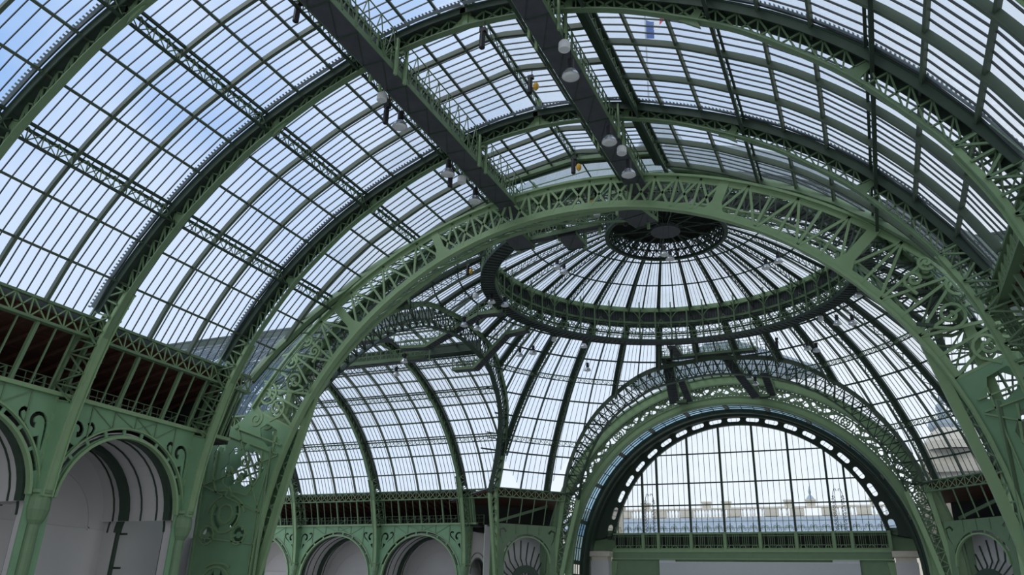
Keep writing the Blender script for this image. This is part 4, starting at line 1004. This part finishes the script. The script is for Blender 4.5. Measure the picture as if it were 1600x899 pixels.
for sg, nm in ((-1, 'left'), (1, 'right')):
    t = root('ridge_walkway', 'near', 27.2, 'long dark walkway hung under the ridge of the near vault, the %s one of two' % nm, 'walkway', 'walkways hung under the near vault', x=sg*4.45, z=28.35)
    deck_run(t, [(0, 0, 0), (0, -36, 0)], 1.25)
    for s in (34.1, 43.8, 53.5):
        for dy in (-0.45, 0.45):
            for dx in (-0.75, 0.75):
                part('hanger', MB().bar((dx, -(s-27.2)+dy, -0.35), (dx, -(s-27.2)+dy, 1.9), 0.16, 0.12), GREEN2, t)
        part('hanger_head', MB().bar((-0.9, -(s-27.2), 1.3), (0.9, -(s-27.2), 1.3), 0.2, 0.2), GREEN, t)
    m = MB()
    for i in range(30):
        y = -1.2*i; m.bar((sg*-0.66, y, 0.1), (sg*-0.66, y-0.6, 2.3), 0.045).bar((sg*-0.66, y-0.6, 2.3), (sg*-0.66, y-1.2, 0.1), 0.045)
    m.bar((sg*-0.66, 0, 2.3), (sg*-0.66, -36, 2.3), 0.05)
    part('side_truss', m, GREEN, t, 'stuff')
    # pipe run beside the walkway
    part('cable_tray', MB().bar((-0.95, 0, 0.35), (-0.95, -36, 0.35), 0.14, 0.05).bar((-0.95, 0, 0.8), (-0.95, -36, 0.8), 0.05, 0.05), DKGREEN, t, 'stuff')
# stairs and platforms between the ridge walkways and the ring gallery
t = troot('link_platform', (0, 0, 0), 'green platform and stairs joining the ridge walkways to the ring gallery', 'walkway')
deck_run(t, [(-7.9, 4.6, 30.6), (-7.9, 8.0, 30.6)], 1.7); deck_run(t, [(-3.9, 7.0, 30.7), (-3.9, 9.6, 30.7)], 1.6)
deck_run(t, [(-7.0, 7.2, 30.75), (-1.0, 7.2, 31.1)], 0.7); deck_run(t, [(1.4, 4.4, 31.0), (2.4, 8.0, 31.0)], 1.9)
deck_run(t, [(-4.45, -1.6, 28.35), (-5.4, 3.6, 30.6)], 1.0, treads=True); deck_run(t, [(4.4, -1.6, 28.35), (2.0, 4.4, 31.0)], 1.0, treads=True)
for p in ((-8.5, 4.6), (-8.5, 8.0), (-7.2, 8.0), (-4.6, 7.2), (-3.2, 9.4), (-1.2, 7.2), (1.0, 4.6), (2.6, 7.6)):
    part('post', MB().bar((p[0], p[1], 30.4), (p[0], p[1], 33.2), 0.2, 0.2), GREEN2, t)
for a, b in (((-9, 4.4, 33.1), (3, 4.4, 33.1)), ((-9, 7.6, 33.2), (3, 7.6, 33.2)), ((-9, 4.4, 32.0), (3, 7.6, 32.0)), ((-4.4, 1.0, 32.4), (-4.4, 8, 32.6)), ((2.4, 1.0, 32.4), (2.4, 8, 32.6))):
    a, b = V(a), V(b); A = resample([a, b], 12); B = [p+V((0, 0, -0.9)) for p in A]
    part('lattice_girder', MB().bar(a, b, 0.16, 0.14).bar(B[0], B[-1], 0.16, 0.12).lattice(A, B, 0.06, 0.06, (0, 0, 1), 'XV'), GREEN, t)
# walkways of the left and right transepts with stairs up to the ring gallery
for nm, u_, e in (('farther', -0.8, 62), ('nearer', 6.6, 50)):
    t = root('transept_walkway', 'left', 27.5, 'dark walkway hung under the left transept vault, the %s one' % nm, 'walkway', 'walkways of the left transept', x=u_, z=28.2)
    deck_run(t, [(0, 0, 0), (0, -(e-27.5), 0)], 1.2)
t = troot('ring_stairs', (0, 0, 0), 'sloping stair bridge left of the ring gallery, upper one with pale edge', 'stairs', 'stair bridges to the ring gallery')
deck_run(t, [(-29.6, 24.4, 29.0), (-26.7, 24.9, 29.0)], 1.1); deck_run(t, [(-26.7, 24.9, 29.0), (-20.3, 24.7, 31.9)], 1.1, treads=True); deck_run(t, [(-20.3, 24.7, 31.9), (-17.6, 24.9, 31.9)], 1.1)
t = troot('ring_stairs', (0, 0, 0), 'sloping stair bridge left of the dome, lower one in front of dome ribs', 'stairs', 'stair bridges to the ring gallery')
deck_run(t, [(-26.8, 31.5, 28.2), (-24.0, 31.6, 28.2)], 1.1); deck_run(t, [(-24.0, 31.6, 28.2), (-20.0, 31.2, 31.7)], 1.1, treads=True); deck_run(t, [(-20.0, 31.2, 31.7), (-17.4, 31.0, 31.9)], 1.1)
t = troot('ring_stairs', (0, 0, 0), 'stair bridge leaving the ring gallery to the right', 'stairs', 'stair bridges to the ring gallery')
deck_run(t, [(17.0, 31.4, 32.0), (20.4, 31.4, 32.0)], 1.2); deck_run(t, [(20.4, 31.4, 32.0), (28.0, 30.5, 28.3)], 1.2, treads=True)
# platform and twin stairs above the portal
t = troot('portal_platform', (0, 0, 0), 'railed platform on top of the portal arch between two dark stairs', 'walkway')
deck_run(t, [(-6.6, 47.9, 32.3), (5.4, 47.9, 32.3)], 1.1); deck_run(t, [(-4.0, 43.6, 32.5), (-4.0, 47.4, 32.4)], 1.0)
for x in (-7.0, -4.4, -2, 0.6, 3.2, 5.4): part('post', MB().bar((x, 48.4, 32.2), (x, 48.4, 34.4), 0.1, 0.1), DKGREEN, t)
part('bracket_frame', MB().bar((6.4, 48, 30.5), (6.4, 48, 33.6), 0.14).bar((7.6, 48, 30.0), (7.6, 48, 33.2), 0.14).bar((6.4, 48, 33.4), (7.6, 48, 32.6), 0.1).bar((6.4, 48, 31.4), (7.6, 48, 32.0), 0.1), DKGREEN, t)
for x, lab in ((-5.6, 'left'), (1.4, 'right')):
    t = troot('portal_stairs', (0, 0, 0), 'steep dark stair coming down onto the portal arch, the %s one' % lab, 'stairs', 'stairs on the portal arch')
    x1 = -6.0 if x < 0 else 4.2
    deck_run(t, [(x, 48.0, 32.3), (x1, 53.0, 27.9)], 1.25, treads=True)
    deck_run(t, [(x1+0.3, 53.2, 27.9), (x1+1.6, 53.2, 27.9)], 1.0); deck_run(t, [(x1+1.9, 53.2, 28.0), (x1+1.5, 50.4, 30.2)], 0.9, treads=True)
def ladder(p, q, lab):
    t = troot('ladder', (0, 0, 0), lab, 'ladder', 'ladders under the ring gallery'); p, q = V(p), V(q); sd = V((0.28, 0, 0))
    for s_ in (-1, 1): part('rail', MB().bar(p+sd*s_, q+sd*s_, 0.06), DKGREEN, t)
    n = int((q-p).length/0.32)
    for i in range(n):
        a = p.lerp(q, (i+0.5)/n); part('rung', MB().bar(a-sd, a+sd, 0.05), DKGREEN, t)
ladder((-5.3, 45.0, 30.3), (-5.3, 44.0, 33.0), 'dark ladder hanging under the ring gallery, left of the two')
ladder((6.5, 44.6, 30.4), (6.5, 43.0, 33.0), 'dark ladder hanging under the ring gallery, right of the two')
# ================================================================== lamps
def make_lamp():
    t = troot('bell_lamp', (0, 0, 0), '', 'lamp')
    part('bell', MB().revolve([(0.06, 0.42), (0.14, 0.40), (0.26, 0.32), (0.38, 0.12), (0.43, -0.02), (0.41, -0.02), (0.35, 0.12), (0.22, 0.28), (0.0, 0.34)], 20), LAMPG, t)
    part('diffuser', MB().revolve([(0.0, -0.10), (0.28, -0.08), (0.405, -0.01), (0.0, 0.0)], 20), WHITE, t)
    part('ballast', MB().revolve([(0.0, 0.42), (0.17, 0.42), (0.17, 0.95), (0.0, 0.95)], 12), BLACK, t)
    part('cord', MB().bar((0, 0, 0), (0, 0, 1), 0.03), BLACK, t, loc=(0, 0, 0.95))
    return t
LAMPS = [((-5.4, -15.5, 27.35), 'below the left ridge walkway, beside a black box'), ((-5.4, -9.9, 27.4), 'below the left ridge walkway, second towards the dome'), ((-5.4, -6.2, 27.4), 'below the left ridge walkway, nearest the dome'),
 ((5.3, -17.5, 26.3), 'under the right ridge walkway, nearest the viewer'), ((5.3, -11.4, 26.3), 'under the right ridge walkway, the middle one'), ((5.3, -7.7, 26.3), 'under the right ridge walkway, nearest the dome'),
 ((-9.65, 19.84, 33.9), 'inside the ring gallery, left pair, upper one'), ((-9.39, 21.13, 33.9), 'inside the ring gallery, left pair, lower one'), ((10.5, 25.69, 33.9), 'inside the ring gallery, right pair, upper one'), ((9.25, 26.84, 33.9), 'inside the ring gallery, right pair, lower one'),
 ((0.89, 20.39, 33.9), 'under the oculus, left one of two'), ((1.15, 21.58, 33.9), 'under the oculus, lower one of two'),
 ((-17.2, 21.0, 31.7), 'at the left edge of the ring gallery, upper one'), ((-16.3, 22.3, 31.7), 'at the left edge of the ring gallery, lower one'), ((17.0, 31.2, 31.6), 'below the right end of the ring gallery'),
 ((-19.9, 23.3, 29.9), 'behind the upper stair bridge, right one'), ((-20.7, 21.9, 29.9), 'behind the upper stair bridge, left one'), ((-19.4, 33.5, 29.9), 'left of the dome ribs, first of a pair'), ((-17.65, 33.3, 29.9), 'left of the dome ribs, second of a pair'),
 ((-13.96, 41.7, 29.9), 'alone in front of the dome glass left of the portal'), ((-11.65, 33.6, 30.2), 'on the dome rib under the ring gallery'), ((11.4, 41.5, 29.9), 'right of the portal crown, left of the pair'), ((12.24, 42.5, 29.9), 'right of the portal crown, right of the pair'),
 ((14.8, 33.9, 29.9), 'right under the ring gallery, left of the pair'), ((16.2, 34.35, 29.9), 'right under the ring gallery, right of the pair'), ((-8.1, 49.0, 30.4), 'on the portal lattice arch, left of the stairs'), ((4.15, 49.0, 29.2), 'beside the right portal stair, upper one'), ((4.7, 49.2, 28.5), 'beside the right portal stair, lower one'),
 ((-31.6, 20.1, 27.8), 'under the left transept walkways, leftmost one'), ((-29.7, 25.2, 27.8), 'under the left transept walkways, middle one'), ((-31.1, 25.9, 26.6), 'under the left transept walkways, lowest one')]
proto = make_lamp()
for i, (p, l) in enumerate(LAMPS):
    o = proto if i == 0 else copy_tree(proto)
    o.location = p; o['label'] = 'round bell lamp '+l; o['group'] = 'bell lamps hung in the vaults'
    r_ = hypot(p[0], p[1]-YC)
    L_ = 0.6 if p[1] < 0 else ((uz(r_) if r_ < 17 else 33.9 if r_ < 19 else dz(max(r_, 18.5)))-p[2]-0.95 if r_ < 27 else interp(abs(p[1]-YC), [0, 2, 5.5, 9.9, 14, 18], [32.3, 32, 30.2, 28.7, 26.4, 23])-p[2]-0.95)
    for ch in o.children:
        if ch.name.startswith('cord'): ch.scale = (1, 1, max(0.3, L_))
CANS = [((-5.4, -17.4, 28.1), 'left of the left ridge walkway, beside black speakers'), ((-5.3, -8.3, 27.9), 'between two bell lamps at the left ridge walkway'), ((5.35, -18.5, 27.35), 'under the right ridge walkway at the top'), ((5.35, -9.2, 27.1), 'between bell lamps at the right ridge walkway'),
 ((-1.2, 6.5, 31.9), 'beside the link platform, over the ring gallery'), ((5.9, 8.4, 32.6), 'white against the dark oculus, right side'), ((-18.2, 19.3, 32.0), 'on the left edge of the ring gallery'), ((-15.6, 34.6, 31.9), 'under the ring gallery towards the lower left'), ((13.2, 37.9, 32.1), 'under the ring gallery towards the lower right')]
c0 = troot('can_light', (0, 0, 0), '', 'lamp')
part('can', MB().revolve([(0.0, 0.2), (0.2, 0.2), (0.27, 0.1), (0.28, -0.25), (0.25, -0.28), (0.0, -0.28)], 16), WHITE, c0); part('bracket', MB().bar((0, 0, 0.2), (0, 0, 0.7), 0.05), BLACK, c0)
for i, (p, l) in enumerate(CANS):
    o = c0 if i == 0 else copy_tree(c0)
    o.location = p; o['label'] = 'small white can light '+l; o['group'] = 'small white can lights'
HO = [((-6.4, -23.5, 29.0), 'top of the picture left of the left walkway', 0), ((1.0, -18.45, 29.0), 'between the walkways near the top', 0), ((0.8, -11.9, 30.8), 'below the ridge at the second truss', 1), ((1.0, -5.1, 29.2), 'below the ridge close to the dome arch', 1), ((-5.6, -16.6, 27.4), 'beside the left ridge walkway', 0), ((-5.5, -9.4, 27.3), 'next to the bell lamp on the left walkway', 0),
 ((3.2, 1.5, 30.4), 'at the end of the right ridge walkway', 1), ((-1.6, 5.5, 32.5), 'above the link platform', 1), ((0.8, 7.5, 31.4), 'under the link platform near the oculus', 1), ((-17.2, 15.5, 33.0), 'on the left part of the ring gallery', 1), ((-4.0, 43.5, 31.3), 'under the ring gallery near the left ladder', 0), ((8.2, 42.0, 31.0), 'under the ring gallery near the right ladder', 0)]
def hoist(p, l, ye):
    t = troot('chain_hoist', p, ('black chain hoist with yellow hook block ' if ye else 'black chain hoist ')+l, 'hoist', 'chain hoists hung from the roof')
    part('chain_bag', MB().revolve([(0, 0.5), (0.13, 0.5), (0.15, 0.3), (0.15, -0.45), (0.1, -0.5), (0, -0.5)], 10), BLACK, t)
    part('motor', MB().box(-0.14, 0.2, -0.12, 0.12, 0.5, 0.72), BLACK, t); part('chain', MB().bar((0.1, 0, 0.7), (0.1, 0, 1.5), 0.04), BLACK, t)
    if ye: part('hook_block', MB().revolve([(0, 0.24), (0.12, 0.2), (0.18, 0.05), (0.16, -0.12), (0.06, -0.26), (0, -0.28)], 10, (0.36, 0, -0.1)), YELLOW, t)
for a in HO: hoist(*a)
# ================================================================== what shows outside through the glass
pal = troot('palace', (0, 105, 0), 'pale stone palace roof with white balustrade across the street, beyond the window', 'building')
part('zinc_roof', MB().quad((-60, 0, 16.0), (60, 0, 16.0), (60, 3.5, 19.2), (-60, 3.5, 19.2), 0.4), ZINC, pal)
for z, y in ((17.2, 1.1), (18.5, 2.5)): part('roof_seam', MB().bar((-60, y, z+0.2), (60, y, z+0.2), 0.12, 0.14), ZINC, pal)
part('wall', MB().box(-60, 60, 0, 6, 0, 16.0), STONE, pal)
part('parapet', MB().box(-60, 60, 4.0, 5, 18.0, 19.6), STONE, pal); part('coping', MB().box(-60, 60, 3.9, 4.7, 20.95, 21.25), STONE, pal)
k = 0
for x0 in (-37.5, -29, -22.0, -16.8, -8.0, -1.2, 3.2, 8.6, 14.4, 19.6, 27, 34):
    part('parapet_block', MB().box(x0-1.5, x0+0.9, 4.0, 5.0, 19.5, 21.2), STONE, pal)
for b0, b1 in ((-36.5, -30.7), (-28, -23.6), (-21, -18.4), (-15.8, -9.6), (-7.0, -2.8), (-0.2, 1.6), (9.6, 12.8), (15.4, 18.0), (20.6, 25.4)):
    n = int((b1-b0)/0.62)
    for i in range(n):
        part('baluster', MB().revolve([(0.12, 19.6), (0.2, 19.9), (0.1, 20.5), (0.18, 20.9)], 6, (b0+(b1-b0)*(i+0.5)/n, 4.3, 0)), WHITE, pal)
for x in (-25.1, -13.3, -9.6, 1.6, 5.4, 16.0): part('chimney', MB().box(x-0.75, x+0.75, 4.1, 5.3, 21.2, 22.3).box(x-0.9, x+0.9, 4.0, 5.4, 22.2, 22.45), STONE, pal)
part('finial', MB().revolve([(0.8, 22.4), (0.5, 22.9), (0.15, 23.3), (0.25, 23.8), (0.05, 24.8)], 8, (5.4, 4.7, 0)), ZINC, pal)
stt = troot('stone_pylon', (25.2, 64.5, 0), 'pale stone corner pylon with a sculpted group, seen through the dome glass at right', 'pylon')
part('base', MB().box(-4.2, 4.2, -2.0, 3.0, -3.5, 19.4), STONE, stt); part('cornice', MB().box(-4.6, 4.6, -2.4, 3.4, 19.4, 20.4).box(-3.2, 3.6, -1.8, 2.8, 20.4, 22.2), STONE, stt)
part('dome_shape', MB().revolve([(3.0, 22.2), (2.8, 23.2), (2.0, 24.3), (1.2, 25.0), (0.0, 25.3)], 18), STONE, stt)
m = MB()
for (x, y, z, R_) in ((0, 0, 25.6, 0.9), (0.1, 0, 26.6, 0.75), (-0.2, 0, 27.6, 0.55), (0.0, 0, 28.6, 0.42), (-1.2, 0, 25.4, 0.7), (1.3, 0.2, 25.0, 0.75)):
    m.revolve([(R_*sin(pi*q/8), -R_*1.25*cos(pi*q/8)) for q in range(9)], 10, (x, y, z))
m.bar((0.2, 0, 27.8), (-0.9, 0, 29.4), 0.28); part('sculpture', m, ZINC, stt)
st2 = troot('stone_pylon', (-18.6, 66.5, 0), 'yellowish stone pylon top just outside the left foot of the window', 'pylon')
part('block', MB().box(-1.5, 1.2, -1, 1, -3.5, 16.2).box(-1.8, 1.5, -1.2, 1.2, 16.2, 16.8).box(-0.9, 0.6, -0.7, 0.7, 16.8, 18.6), STONE, st2)
gb = troot('porch_roof', (0, 60, 0), 'low zinc gable of the entrance porch, seen over the portal arch', 'roof')
part('gable', MB().plate([(-14, 33.4), (-3.0, 37.6), (1.8, 37.6), (12, 33.0), (12, 32.4), (-14, 32.6)], [], 0, 3.0), ZINC, gb)
part('ridge_cap', MB().bar((-3.0, 1.5, 37.7), (1.8, 1.5, 37.7), 3.2, 0.2), ZINC, gb)
